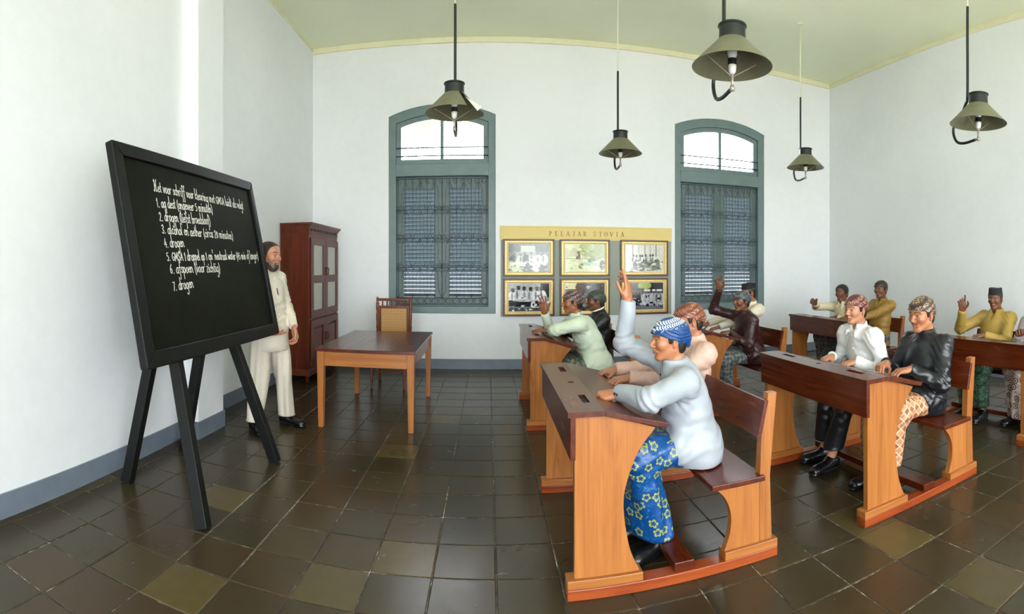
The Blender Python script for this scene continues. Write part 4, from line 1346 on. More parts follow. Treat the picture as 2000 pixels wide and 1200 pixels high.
HEADS = {}
def get_head(kind, h):
    if (kind, h) not in HEADS:
        HEADS[(kind, h)] = build_head(h, beard=(kind == 'beard'), moustache=(kind == 'moustache'))
    return HEADS[(kind, h)]
WEAR = {}
def get_wear(kind, h):
    if (kind, h) not in WEAR:
        WEAR[(kind, h)] = {'hair': lambda: build_hair(h, False), 'hair_full': lambda: build_hair(h, True), 'hair_receding': lambda: build_hair(h, False, 1.0), 'turban': lambda: build_turban(h),
                           'turban_big': lambda: build_turban(h, 1.15, 0.045), 'peci': lambda: build_peci(h)}[kind]()
    return WEAR[(kind, h)]
SHOE = build_shoe()

def person(spec):
    """spec holds world-space joints; the figure is built around an Empty on the floor under the pelvis"""
    bx, by = spec['base']; yaw = spec.get('yaw', 180.0)
    root = empty('person', (bx, by, 0), math.radians(yaw))
    tag(root, spec['label'], 'person', spec.get('group'))
    cy, sy = math.cos(math.radians(yaw)), math.sin(math.radians(yaw))
    def loc(p):        # world -> local (forward, left, up)
        dx, dy = p[0] - bx, p[1] - by
        return np.array([dx * cy + dy * sy, -dx * sy + dy * cy, p[2]])
    near = spec.get('near', False)
    hb = 0.008 if near else 0.0105
    stand = spec.get('stand', False)
    seat = spec.get('seat', 0.425)
    S = spec.get('scale', 0.87)
    hz = 0.92 if stand else seat + 0.095
    hip = np.array([0.0, 0.0, hz])
    head = loc(spec['head'])                                   # centre of the head
    hr = rot_ypr(*spec.get('look', (0, 4, 0)))
    neck = head + hr @ np.array([-0.035, 0, -0.125]) * S
    nb = neck + np.array([-0.012, 0, spec.get('necklen', -0.032)])
    tw = math.radians(spec.get('twist', 0.0))
    side = np.array([-math.sin(tw), math.cos(tw), 0.0]); fw_ = np.array([math.cos(tw), math.sin(tw), 0.0])
    shw = spec.get('shoulder', 0.172)
    sdrop = 0.055
    sh = {s: nb + side * (s * shw) + np.array([0, 0, -sdrop + spec.get('lift', {}).get(s, 0.0)]) for s in (1, -1)}
    chest = nb * 0.62 + hip * 0.38 + np.array([0.0, 0, 0.0])
    belly = nb * 0.30 + hip * 0.70
    # arms
    arm = {}
    for s, key in ((1, 'L'), (-1, 'R')):
        a = spec[key]
        w = loc(a['wrist'])
        pole = np.array(a.get('pole', (-0.35, s * 0.5, -0.8)), float)
        e, w2 = ik(sh[s], w, 0.285, 0.25, pole)
        if spec.get('desk') is not None and 'pole' not in a:      # swing the elbow out until the arm clears the desk top
            for k in range(13):
                t = k / 12
                e, w2 = ik(sh[s], w, 0.285, 0.25, pole * (1 - t) + np.array([-0.1, s * 0.9, 0.45]) * t)
                ok = True
                for q in (e, e * .7 + w2 * .3, e * .4 + w2 * .6, e * .75 + sh[s] * .25, e * .5 + sh[s] * .5):
                    wx = bx + q[0] * cy - q[1] * sy
                    if wx - DX[spec['desk']] < 0.47 and q[2] - 0.052 < tz(spec['desk'], wx): ok = False
                if ok: break
        w = w2
        arm[s] = (e, w, a)
    # legs
    leg = {}
    for s in (1, -1):
        hj = hip + np.array([0.0, s * 0.088, 0.0])
        if stand:
            ank = loc(spec['feet'][0 if s == 1 else 1]); ank = np.array([ank[0], ank[1], 0.085])
            kn = hj * 0.48 + ank * 0.52 + np.array([0.02, 0, 0])
        else:
            kn = np.array(spec.get('knee', (0.40, 0.125, 0.0)), float) * np.array([1, s, 1]) + np.array([0, 0, hz + 0.005])
            fx, fy = spec.get('ankle', (0.36, 0.10)) if not isinstance(spec.get('ankle'), dict) else spec['ankle'][s]
            ank = np.array([fx, fy * s if not isinstance(spec.get('ankle'), dict) else fy, 0.085 + spec.get('footz', 0.0)])
        leg[s] = (hj, kn, ank)

    # ---------------- body: one mesh (trunk and limbs under the clothes, head, hands)
    pts = [hip, neck] + [p for s in (1, -1) for p in (*leg[s], sh[s], arm[s][0], arm[s][1])]
    lo, hi = np.min(pts, 0) - 0.2, np.max(pts, 0) + 0.2
    f = Field(lo, hi, 0.014)
    f.cone(hip, chest, 0.10, 0.105, 0.03); f.cone(chest, nb + [0, 0, -.05], 0.10, 0.07, 0.03); f.cone(nb + [0, 0, -.04], neck + [0, 0, .02], 0.06, 0.052, 0.02)
    f.cone(sh[1] * .93 + nb * .07, sh[-1] * .93 + nb * .07, 0.042, 0.042, 0.03)
    for s in (1, -1):
        e, w, a = arm[s]; hj, kn, ank = leg[s]
        f.cone(sh[s], e, 0.040, 0.034, 0.02); f.cone(e, w, 0.034, 0.024, 0.01)
        f.cone(hj, kn, 0.068, 0.045, 0.02); f.cone(kn, ank + [-.01, 0, 0.02], 0.044, 0.033, 0.01); f.cone(ank + [-.01, 0, 0.02], ank + [0.02, 0, -0.04], 0.033, 0.032, 0.01)
    V0, Q0 = f.mesh()
    skin = spec['skin']
    allV, allQ, allC = [V0], [Q0], [np.tile(np.array(skin[:3]), (len(V0), 1))]
    n = len(V0)
    hh = 0.0026 if near else 0.004
    HV, HQ, HW = get_head(spec.get('face', 'plain'), hh)
    allV.append((HV * S) @ hr.T + head); allQ.append(HQ + n); allC.append(head_colors(HW, len(HV), skin, spec.get('lipc'))); n += len(HV)
    for s in (1, -1):
        e, w, a = arm[s]
        fd = w - e; fd /= np.linalg.norm(fd)
        hd = np.array(a.get('dir', fd), float); hd /= np.linalg.norm(hd)
        bk = np.array(a.get('back', (0, 0, 1)), float)      # direction of the back of the hand
        Rm = basis(hd, bk)
        GV, GQ, gn = build_hand(a.get('hand', 'rest'), 0.003 if near else 0.0042)
        thumb = -s                                           # palm down, pointing forward: left thumb points right
        g = GV.copy() * spec.get('handscale', 1.0); g[:, 1] *= thumb * a.get('flip', 1)
        q = GQ if thumb * a.get('flip', 1) > 0 else GQ[:, ::-1]
        allV.append(g @ Rm.T + w); allQ.append(q + n)
        c = np.tile(np.array(skin[:3]), (len(g), 1)); c = c * (1 - .35 * gn[:, None]) + np.array([.55, .36, .28]) * .35 * gn[:, None]
        allC.append(c); n += len(g)
    np_mesh('body', np.concatenate(allV).astype(np.float32), np.concatenate(allQ), M_SKIN, root, np.concatenate(allC))

    # ---------------- upper garment
    top = spec['top']
    P_ = [hip + [0, 0, -.12], nb] + [p for s in (1, -1) for p in (sh[s], arm[s][0], arm[s][1])]
    lo, hi = np.min(P_, 0) - 0.16, np.max(P_, 0) + 0.13
    f = Field(lo, hi, hb)
    ro = lambda a_: np.stack([fw_, side, np.array([0, 0, 1.0])], 1)
    spn = (nb - hip); spn /= np.linalg.norm(spn)
    Rt = basis(fw_ + np.array([0, 0, 0]), spn) if abs(spn[2]) > .3 else None
    bul = spec.get('bulk', 1.0)
    f.ell(hip + [0.012, 0, -0.055 if not stand else 0.015], (0.140 * bul, 0.176 * bul, 0.20 if not stand else 0.125), 0.0, 'u', None)
    f.ell(belly + fw_ * 0.012, (0.122 * bul, 0.162 * bul, 0.19), 0.07, 'u', Rt)
    f.ell(chest + fw_ * 0.012, (0.122 * bul, 0.165 * bul, 0.19), 0.07, 'u', Rt)
    f.cone(sh[1] * .90 + nb * .10 + [0, 0, -.012], sh[-1] * .90 + nb * .10 + [0, 0, -.012], 0.062, 0.062, 0.06)
    f.cone(nb + [0, 0, -0.02], nb + [0.008, 0, 0.02], 0.075, 0.062, 0.05)
    if stand: f.cone(hip + [0, .03, 0.0], hip + [0.01, .03, -0.16], 0.15, 0.152, 0.05); f.cone(hip + [0, -.03, 0.0], hip + [0.01, -.03, -0.16], 0.15, 0.152, 0.05)
    if spec.get('skirt'):   # jacket hem spreading over the thighs
        for s in (1, -1):
            f.cone(hip + [0.02, s * .09, 0.012], hip + [0.13, s * 0.105, 0.018], 0.112, 0.098, 0.05)
    for s in (1, -1):
        e, w, a = arm[s]
        fd = w - e; L_ = np.linalg.norm(fd); fd /= L_
        wend = w + fd * 0.004
        sl = spec.get('sleeve', 1.0)
        f.cone(sh[s] * .93 + nb * .07, e, 0.060 * sl, 0.053 * sl, 0.06); f.cone(e, wend, 0.054 * sl, 0.041 * sl, 0.018, cutp=(wend, fd))   # ends in a flat cuff
    # neck opening / collar
    col = spec.get('collar', 'stand')
    nd = neck - nb; nd = nd / np.linalg.norm(nd)
    if col == 'stand':
        f.cone(nb + nd * 0.01, nb + nd * 0.052 + [0.006, 0, 0], 0.066, 0.0635, 0.012)
        f.cut(nb + nd * 0.050, nd + np.array([-.25, 0, 0]), (nb - .085, nb + [0.11, .085, .2]))
    else:
        f.cone(nb + nd * 0.0, nb + nd * 0.03, 0.070, 0.068, 0.02)
        f.cut(nb + nd * 0.034, nd + np.array([-.55, 0, 0]), (nb - .085, nb + [0.12, .085, .2]))
        f.cone(nb + [0.075, 0, 0.03], nb + [0.115, 0, -0.06], 0.030, 0.008, 0.01, 's')
        for s in (1, -1):
            f.cone(nb + nd * .035 + side * (s * 0.062) + fw_ * -.02, nb + fw_ * 0.085 + side * (s * 0.046) + [0, 0, -0.02], 0.013, 0.012, 0.006)
            f.cone(nb + fw_ * 0.085 + side * (s * 0.046) + [0, 0, -0.02], nb + fw_ * 0.098 + side * (s * 0.055) + [0, 0, -0.058], 0.013, 0.007, 0.004)
        f.cone(nb + nd * .04 + side * 0.06 + fw_ * -.02, nb + nd * .042 + fw_ * -0.07, 0.013, 0.013, 0.006)
        f.cone(nb + nd * .04 - side * 0.06 + fw_ * -.02, nb + nd * .042 + fw_ * -0.07, 0.013, 0.013, 0.006)
    zc = (seat + 0.004) if not stand else spec.get('hem', 0.80)
    f.cut((0, 0, zc), (0, 0, -1))
    if spec.get('skirt'): f.cut(hip + [spec['skirt'], 0, 0.0], (1, 0, -0.45), (hip - [0.0, .3, .2], hip + [.4, .3, .14]))
    V, Q = f.mesh()
    N = vnormals(V, Q)
    # folds: diagonal creases at elbows, armpits and waist
    w_ = np.zeros(len(V))
    for s in (1, -1):
        e, w, a = arm[s]
        de = np.linalg.norm(V - e, axis=1)
        ax_ = (w - sh[s]); ax_ /= np.linalg.norm(ax_)
        ph = (V - e) @ ax_
        w_ += 0.0052 * np.exp(-(de / 0.11) ** 2) * np.sin(ph * 115 + 3.5 * np.sin(V[:, 2] * 30 + V[:, 1] * 25))
        ds = np.linalg.norm(V - (sh[s] * .8 + chest * .2), axis=1)
        w_ += 0.0042 * np.exp(-(ds / 0.11) ** 2) * np.sin((V[:, 2] - V[:, 0] * .7 + s * V[:, 1] * .6) * 95 + 2 * np.sin(V[:, 1] * 40))
    wz = np.exp(-((V[:, 2] - (belly[2] - .02)) / 0.13) ** 2)
    w_ += 0.0048 * wz * np.sin((V[:, 2] + 0.45 * V[:, 0] + 0.25 * np.abs(V[:, 1])) * 78 + 2.2 * np.sin(V[:, 0] * 22 + V[:, 1] * 17))
    w_ += 0.003 * np.sin(V[:, 0] * 31 + V[:, 2] * 17) * np.sin(V[:, 1] * 27 - V[:, 2] * 23)
    V = V + N * (w_ * spec.get('crease', 1.0))[:, None]
    V[:, 2] = np.maximum(V[:, 2], zc)
    shirt = np_mesh(spec.get('topname', 'jacket'), V, Q, top, root, uv=True)
    if spec.get('buttons') is not None:
        bm_, spots = spec['buttons'], []
        for k in range(4):
            c0 = nb + fw_ * 0.11 + (hip - nb) * (0.10 + .22 * k)
            d2 = np.linalg.norm((V - c0)[:, 1:], axis=1) + (V[:, 0] < c0[0] - .06) * 9
            spots.append((V[d2.argmin()], fw_))
        for s in (1, -1):
            e, w, a = arm[s]; fd = (w - e) / np.linalg.norm(w - e)
            out = np.cross(fd, np.array([0, 0, 1.0])); out = out / np.linalg.norm(out)
            if out[1] * s < 0: out = -out
            for k in (0.028, 0.052):
                c0 = w - fd * k + out * 0.05
                i = np.linalg.norm(V - c0, axis=1).argmin(); spots.append((V[i], N[i]))
        for p, nn in spots:
            R_ = basis(nn, (0.01, 0, 1))
            m = MB().lathe([(0.0, 0.003), (0.006, 0.003), (0.0072, 0.0), (0.006, -0.002)], (0, 0, 0), 12, axis='x', cap=False)
            m.v = [tuple(R_ @ np.array(q) + p + nn * 0.0015) for q in m.v]
            m.build('button', bm_, shirt, smooth=True)

    if spec.get('pen') is not None:       # pen clipped to the chest where the photo shows it
        d = np.array(ray(*spec['pen'])); o_ = loc((0, 0, HC)); d_ = loc((d[0], d[1], 0)) - loc((0, 0, 0)); d_[2] = d[2]; d_ /= np.linalg.norm(d_)
        rel = V - o_; tt = rel @ d_; off_ = np.linalg.norm(rel - tt[:, None] * d_, axis=1)
        i = np.where(off_ < 0.02, tt, 99).argmin()
        p = V[i] + N[i] * 0.004
        MB().tube([p + [0, 0, 0.03] - side * .008, p + [0, 0, -0.035] + side * .008], 0.005, 8).build('pen', M_BUTTON, shirt, smooth=True)
    if spec.get('collarband') is not None:
        Rc = basis(nd + 1e-6, (1, 0, 0.0))
        cp = [nb + nd * 0.052 + fw_ * 0.004 + Rc[:, 1] * 0.061 * math.cos(k * math.pi / 10) + Rc[:, 2] * 0.066 * math.sin(k * math.pi / 10) for k in range(20)]
        MB().tube(cp, 0.0075, 8, closed=True).build('collar_band', spec['collarband'], shirt, smooth=True)
    # ---------------- lower garment
    low = spec['low']
    if low is not None:
        pts = [p for s in (1, -1) for p in leg[s]] + [hip]
        lo, hi = np.min(pts, 0) - 0.17, np.max(pts, 0) + 0.17
        lo[2] = 0.02
        f = Field(lo, hi, hb * 1.05)
        tro = spec.get('trousers', False)
        f.ell(hip + [0.0, 0, 0.0], (0.118, 0.155, 0.09) if not stand else (0.13, 0.17, 0.15), 0)
        hem = spec.get('lowhem', 0.12)
        for s in (1, -1):
            hj, kn, ank = leg[s]
            dirs = (ank - kn); L_ = np.linalg.norm(dirs); dirs = dirs / L_
            wd = spec.get('flare', 0.062)
            if stand:
                f.cone(hj, kn, 0.098, 0.085, 0.03); f.cone(kn, ank, 0.085, 0.080, 0.02)
            elif tro:
                f.cone(hj, kn, 0.088, 0.070, 0.03); f.cone(kn, ank, 0.068, wd, 0.02)
            else:
                fu = spec.get('full', 1.0); f.cone(hj, kn, 0.084, 0.078 * fu, 0.05); f.cone(kn, ank, 0.076 * fu, wd, 0.05)
        if not tro and not stand:
            # the wrapped cloth bridges both legs
            hjm, knm, anm = [(leg[1][i] + leg[-1][i]) / 2 for i in range(3)]
            f.cone(hjm, knm, 0.085, 0.072, 0.06); f.cone(knm + [-.005, 0, -0.01], anm + [0.01, 0, 0], 0.075, 0.075, 0.08); f.cone(knm + [-.06 * (fu - 1) * 5, 0, -0.06], anm + [-.06 * (fu - 1) * 5, 0, 0], 0.085, 0.075, 0.06)
            f.cone(leg[1][1] + [-.01, 0, -.02], leg[-1][1] + [-.01, 0, -.02], 0.07, 0.07, 0.05)
        f.cut((0, 0, hem), (0, 0, -1))
        if not stand: f.cut((0, 0, seat + 0.003), (0, 0, -1), ((lo[0], lo[1], lo[2]), (spec.get('seat_edge', 0.13), hi[1], hi[2])))
        V, Q = f.mesh(); N = vnormals(V, Q)
        kz = (leg[1][1][2] + 0) if not stand else 0.5
        if stand:
            w_ = 0.008 * np.sin(V[:, 0] * 62 + V[:, 1] * 48 + 1.0 * np.sin(V[:, 2] * 5)) * np.clip((1.0 - V[:, 2]) * 2, .2, 1)
        else:
            drop = np.clip((kz - V[:, 2]) / 0.3, 0, 1)
            w_ = 0.009 * drop * np.sin(V[:, 0] * 58 + V[:, 1] * 50 + 1.6 * np.sin(V[:, 2] * 8)) + 0.004 * (1 - drop) * np.sin((V[:, 0] * .5 + V[:, 2] + .3 * V[:, 1]) * 80 + 2 * np.sin(V[:, 1] * 20))
            wk = np.exp(-(np.linalg.norm(V - (leg[1][1] + leg[-1][1]) / 2 * [1, 0, 1] - [0, 0, 0], axis=1) / .2) ** 2)
            w_ += 0.004 * wk * np.sin((V[:, 2] - V[:, 0]) * 90)
        hemw = np.clip((V[:, 2] - hem) / 0.02, 0, 1)
        V = V + N * w_[:, None] * hemw[:, None]
        if not stand:
            inn = V[:, 0] < spec.get('seat_edge', 0.13)
            V[inn, 2] = np.maximum(V[inn, 2], seat + 0.003)
        np_mesh(spec.get('lowname', 'sarong'), V, Q, low, root, uv=True)
    # ---------------- shoes
    if spec.get('shoes', True):
        for s in (1, -1):
            hj, kn, ank = leg[s]
            fy_ = math.radians(spec.get('toe', {}).get(s, s * 8.0))
            c_, s_ = math.cos(fy_), math.sin(fy_)
            V, Q = SHOE
            q = V.copy(); q[:, 0] -= 0.035
            v2 = np.stack([q[:, 0] * c_ - q[:, 1] * s_, q[:, 0] * s_ + q[:, 1] * c_, q[:, 2]], 1) + [ank[0], ank[1], spec.get('footz', 0.0)]
            np_mesh('shoe', v2, Q, M_SHOE, root)
    # ---------------- hair and head wear
    hw_ = 0.0032 if near else 0.0045
    def wear(name, kind, mat):
        V, Q = get_wear(kind, hw_)
        o = np_mesh(name, V * S, Q, mat, root)
        M4 = Matrix([[*hr[i], head[i]] for i in range(3)] + [[0, 0, 0, 1]])
        o.matrix_local = M4
        return o
    if spec.get('hair', 'hair'): wear('hair', spec.get('hair', 'hair'), spec.get('hairmat', M_HAIR))
    if spec.get('wear'): wear(spec['wear'][0], spec['wear'][1], spec['wear'][2])
    return root

# ------------------------------------------------------------------ the people in the room
SK1, SK2, SK3, SK4 = srgb(178, 116, 80), srgb(142, 88, 58), srgb(112, 68, 44), srgb(190, 134, 102)
BROWN_T = turban_mat('brown_batik_headcloth', srgb(74, 40, 34), srgb(176, 140, 116))
def hd(px, top, Y, k=0.135):
    """head centre from the photograph's head column and head top at depth Y"""
    p = at_y(px, top, Y); return (p.x, p.y, p.z - k)
def W3(px, py, Y):
    p = at_y(px, py, Y); return (p.x, p.y, p.z)
G = 'students seated at the bench desks'
DX = [d[0] for d in DESK]; DY = [d[1] for d in DESK]
SEATX = 0.815
def tz(desk, x):
    """height of the desk top of a desk at world x"""
    r = x - DX[desk]
    return TOPZ if r < 0.165 else TOPZ - (r - 0.165) / 0.297 * 0.078

# 1 blue turban, grey-white jacket, right arm up
y = DY[0] + 0.36
person(dict(label='student in a blue turban and pale grey jacket raising one arm, nearest the camera', group=G, desk=0, near=True, base=(DX[0] + SEATX - 0.055, y),
    head=hd(1306, 622, y, 0.119), look=(0, 2, 0), skin=SK1, twist=-6, skirt=0.20, bulk=1.0, sleeve=1.06, full=1.12,
    top=cloth('pale_grey_jacket_cloth', srgb(158, 165, 172), 0.45), low=batik_flower('blue_batik_yellow_flowers', srgb(6, 66, 128), srgb(150, 158, 62), srgb(40, 120, 150), 15),
    L=dict(wrist=(0.645, 2.50, tz(0, 0.645) + 0.045), hand='fist', dir=(1, .0, -0.12), back=(0, 0.25, 1)),
    R=dict(wrist=W3(1228, 588, 2.86), hand='raise', dir=(0.06, 0.03, 1), back=(-0.75, 0.6, 0), pole=(0.75, -0.5, -0.4)), lift={-1: 0.035},
    buttons=M_BUTTON, wear=('headcloth', 'turban_big', turban_mat('blue_white_batik_headcloth', srgb(14, 62, 116), srgb(225, 230, 230), True)),
    knee=(0.37, 0.11, 0.0), ankle={1: (0.25, 0.09), -1: (0.34, -0.08)}, lowhem=0.095, flare=0.082, toe={1: 22, -1: 4}))
# 2 pink shirt beside him
y = DY[0] + 0.88
person(dict(label='student in a pink shirt and brown headcloth behind the blue-turbaned one', group=G, desk=0, near=True, base=(DX[0] + SEATX + 0.10, y),
    head=hd(1344, 592, y, 0.117), look=(0, 6, 0), skin=srgb(168, 112, 82), skirt=0.18,
    top=cloth('salmon_pink_shirt_cloth', srgb(198, 164, 148), 0.5), low=batik_motif('brown_batik_sarong', srgb(60, 36, 26), srgb(150, 116, 84), 18),
    L=dict(wrist=(0.84, y - 0.12, tz(0, 0.80) + 0.05), hand='rest', dir=(1, 0.1, -0.1)), R=dict(wrist=(0.82, y + 0.16, tz(0, 0.8) + 0.045), hand='rest', dir=(1, 0.2, -0.1)),
    wear=('headcloth', 'turban', turban_mat('maroon_batik_headcloth', srgb(104, 56, 44), srgb(186, 132, 96)))))
# 3 pale green shirt, second desk
y = DY[1] + 0.36
person(dict(label='student in a pale green shirt raising an open hand before the framed photos', group=G, desk=1, base=(DX[1] + SEATX - 0.06, y),
    head=hd(1117, 568, y, 0.117), look=(6, 4, 0), skin=SK2, collar='open', skirt=0.18, sleeve=1.05,
    top=cloth('pale_green_shirt_cloth', srgb(194, 206, 184), 0.55), low=batik_motif('dark_green_batik_sarong', srgb(34, 44, 36), srgb(120, 128, 108), 20),
    L=dict(wrist=(0.60, y - 0.05, tz(1, 0.60) + 0.05), hand='open', dir=(1, -0.35, 0.05)), R=dict(wrist=W3(1064, 613, y + 0.2), hand='open', dir=(0.15, 0.0, 1), back=(-0.5, -0.8, 0), pole=(-0.1, -0.5, -0.9)),
    topname='shirt', wear=('headcloth', 'turban', turban_mat('dark_plum_batik_headcloth', srgb(62, 40, 44), srgb(176, 156, 140)))))
# 4 black jacket beside him
y = DY[1] + 0.86
person(dict(label='student in a black jacket and dark green headcloth below the framed photos', group=G, desk=1, base=(DX[1] + SEATX + 0.06, y),
    head=hd(1163, 567, y, 0.117), look=(0, 4, 0), skin=SK3, skirt=0.16,
    top=cloth('black_jacket_cloth', srgb(26, 28, 28), 0.4), collarband=M_PAPER, low=batik_motif('dark_batik_sarong', srgb(30, 28, 28), srgb(96, 92, 84), 20),
    L=dict(wrist=(0.76, y - 0.16, tz(1, 0.76) + 0.045), hand='rest'), R=dict(wrist=(0.74, y + 0.16, tz(1, 0.74) + 0.045), hand='rest'),
    wear=('headcloth', 'turban', turban_mat('dark_green_headcloth', srgb(44, 54, 46), srgb(84, 92, 80)))))
# 5 white shirt
y = DY[2] + 0.84
person(dict(label='student in an open white shirt, black trousers and maroon headcloth', group=G, desk=2, near=True, crease=1.35, base=(DX[2] + SEATX + 0.05, y),
    head=hd(1671, 576, y, 0.117), look=(8, 3, 0), skin=SK4, collar='open', topname='shirt', lowname='trousers', trousers=True,
    top=cloth('white_shirt_cloth', srgb(214, 216, 214), 0.55, 0.03), low=cloth('black_trouser_cloth', srgb(22, 24, 27), 0.35, 0.2),
    L=dict(wrist=(2.46, y - 0.13, tz(2, 2.46) + 0.045), hand='rest', dir=(1, -.15, -.12)), R=dict(wrist=(2.46, y + 0.15, tz(2, 2.46) + 0.045), hand='rest', dir=(1, .25, -.12)),
    buttons=M_BUTTONW, lowhem=0.15, flare=0.070, ankle={1: (0.48, 0.03), -1: (0.40, -0.16)},
    wear=('headcloth', 'turban', turban_mat('maroon_patterned_headcloth', srgb(84, 40, 38), srgb(196, 150, 122)))))
# 6 black jacket, tan diamond sarong
y = DY[2] + 0.35
person(dict(label='student in a black jacket and tan diamond-patterned sarong, hands on desk', group=G, desk=2, near=True, crease=1.35, base=(DX[2] + SEATX + 0.06, y),
    head=hd(1800, 580, y, 0.131), scale=0.98, look=(4, 8, 0), skin=SK1, face='moustache', skirt=0.16,
    top=cloth('glossy_black_jacket_cloth', srgb(22, 26, 30), 0.30, 0.15, 0.5), low=batik_diamond('tan_diamond_batik', srgb(142, 82, 58), srgb(176, 128, 92), srgb(206, 178, 140), 25),
    L=dict(wrist=(2.56, y - 0.10, tz(2, 2.46) + 0.04), hand='rest', dir=(1, -0.55, -0.12), back=(0, 0, 1)), R=dict(wrist=(2.55, y + 0.13, tz(2, 2.45) + 0.05), hand='fist', dir=(1, .35, -.1)),
    lowhem=0.17, flare=0.075, ankle=(0.42, 0.07), wear=('headcloth', 'turban', turban_mat('tan_brown_batik_headcloth', srgb(58, 44, 36), srgb(186, 160, 128)))))
# 7 maroon jacket, right arm up
y = DY[3] + 0.35
person(dict(label='student in a dark maroon jacket raising a hand in front of the right window', group=G, desk=3, base=(DX[3] + SEATX, y),
    head=hd(1448, 568, y, 0.117), look=(10, 2, 0), skin=SK3, skirt=0.18,
    top=cloth('dark_maroon_jacket_cloth', srgb(50, 26, 26), 0.35, 0.15), low=batik_motif('slate_batik_sarong', srgb(38, 46, 52), srgb(138, 144, 140), 24),
    L=dict(wrist=(2.46, y - 0.08, tz(3, 2.46) + 0.045), hand='rest', dir=(1, -.3, -.1)), R=dict(wrist=W3(1405, 566, y + 0.22), hand='claw', dir=(0.1, 0.1, 1), back=(-0.6, -0.7, 0), pole=(0.3, -0.5, -0.8)), lift={-1: .02},
    wear=('headcloth', 'turban', turban_mat('slate_headcloth', srgb(62, 70, 78), srgb(110, 116, 118)))))
# 8 cream shirt and cap behind him
y = DY[3] + 0.86
person(dict(label='student in a cream shirt and black cap half hidden behind the maroon-jacketed one', group=G, desk=3, base=(DX[3] + SEATX + 0.10, y),
    head=hd(1462, 553, y, 0.121), look=(0, 4, 0), skin=SK2, topname='shirt', collar='open',
    top=cloth('cream_shirt_cloth', srgb(216, 208, 186), 0.55), low=batik_motif('grey_batik_sarong', srgb(52, 50, 50), srgb(120, 116, 110), 20),
    L=dict(wrist=(2.50, y - 0.14, tz(3, 2.5) + 0.045), hand='rest'), R=dict(wrist=(2.48, y + 0.16, tz(3, 2.48) + 0.045), hand='rest'),
    wear=('cap', 'peci', M_PECI)))
# 9 cream shirt stretching out a fist, far corner
y = DY[4] + 0.80
person(dict(label='bareheaded student in a cream shirt holding out a fist in the far corner', group=G, desk=4, base=(DX[4] + SEATX - 0.08, y),
    head=hd(1644, 556, y, 0.119), scale=0.93, look=(20, 2, 0), skin=SK3, topname='shirt', collar='open', hair='hair_full',
    top=cloth('warm_cream_shirt_cloth', srgb(212, 200, 168), 0.55), low=batik_motif('black_batik_sarong', srgb(24, 24, 26), srgb(110, 110, 108), 20),
    L=dict(wrist=(4.32, y - 0.10, tz(4, 4.30) + 0.05), hand='rest', dir=(1, -.2, -.1)), R=dict(wrist=W3(1593, 594, y + 0.12), hand='fist', dir=(0.8, .1, .55), back=(-.3, -1, 0.2), pole=(-.1, -.9, -.15))))
# 10 mustard shirt
y = DY[4] + 0.33
person(dict(label='student in a mustard shirt and brown headcloth in the far corner', group=G, desk=4, base=(DX[4] + SEATX + 0.06, y),
    head=hd(1720, 548, y, 0.125), scale=0.93, look=(16, 0, 0), skin=SK3, topname='shirt', collar='open',
    top=cloth('mustard_shirt_cloth', srgb(150, 116, 52), 0.5), low=batik_motif('black_white_batik_sarong', srgb(22, 22, 24), srgb(140, 140, 136), 20),
    L=dict(wrist=(4.32, y - 0.02, tz(4, 4.30) + 0.05), hand='rest', dir=(1, -.2, -.1)), R=dict(wrist=(4.32, y + 0.18, tz(4, 4.30) + 0.05), hand='rest'),
    wear=('headcloth', 'turban', turban_mat('dark_umber_headcloth', srgb(40, 34, 28), srgb(104, 90, 66)))))
# 11 olive shirt, capped, hand up
y = DY[5] + 0.84
person(dict(label='student in an olive yellow shirt and black cap raising a curled hand at right', group=G, desk=5, base=(DX[5] + SEATX, y),
    head=hd(1944, 562, y, 0.121), look=(14, 2, 0), skin=SK3, topname='shirt', collar='open', sleeve=1.05,
    top=cloth('olive_yellow_shirt_cloth', srgb(160, 132, 62), 0.5), low=batik_motif('dark_green_leaf_batik', srgb(24, 40, 34), srgb(70, 110, 78), 14),
    L=dict(wrist=(4.10, y - 0.10, tz(5, 4.05) + 0.05), hand='rest', dir=(1, -.5, -.1)), R=dict(wrist=W3(1880, 607, y + 0.22), hand='claw', dir=(.15, .05, 1), back=(-.8, -.5, 0), pole=(.1, -.6, -.8)),
    wear=('cap', 'peci', M_PECI)))
# 12 at the very edge of the picture
y = DY[5] + 0.34
person(dict(label='student in a lilac grey shirt and white maroon-patterned sarong, cut by the right edge', group=G, desk=5, base=(DX[5] + SEATX + 0.12, y),
    head=(DX[5] + SEATX + 0.04, y, 1.10), look=(4, 2, 0), skin=SK2, topname='shirt',
    top=cloth('lilac_grey_shirt_cloth', srgb(168, 160, 166), 0.5), low=batik_motif('white_maroon_batik', srgb(214, 206, 196), srgb(112, 42, 44), 12, 0.05),
    L=dict(wrist=(4.25, y - 0.12, tz(5, 4.05) + 0.05), hand='rest'), R=dict(wrist=(4.25, y + 0.10, tz(5, 4.05) + 0.05), hand='rest'), lowhem=0.06,
    knee=(0.40, 0.12, 0.0), ankle=(0.40, 0.08), wear=('headcloth', 'turban', BROWN_T)))
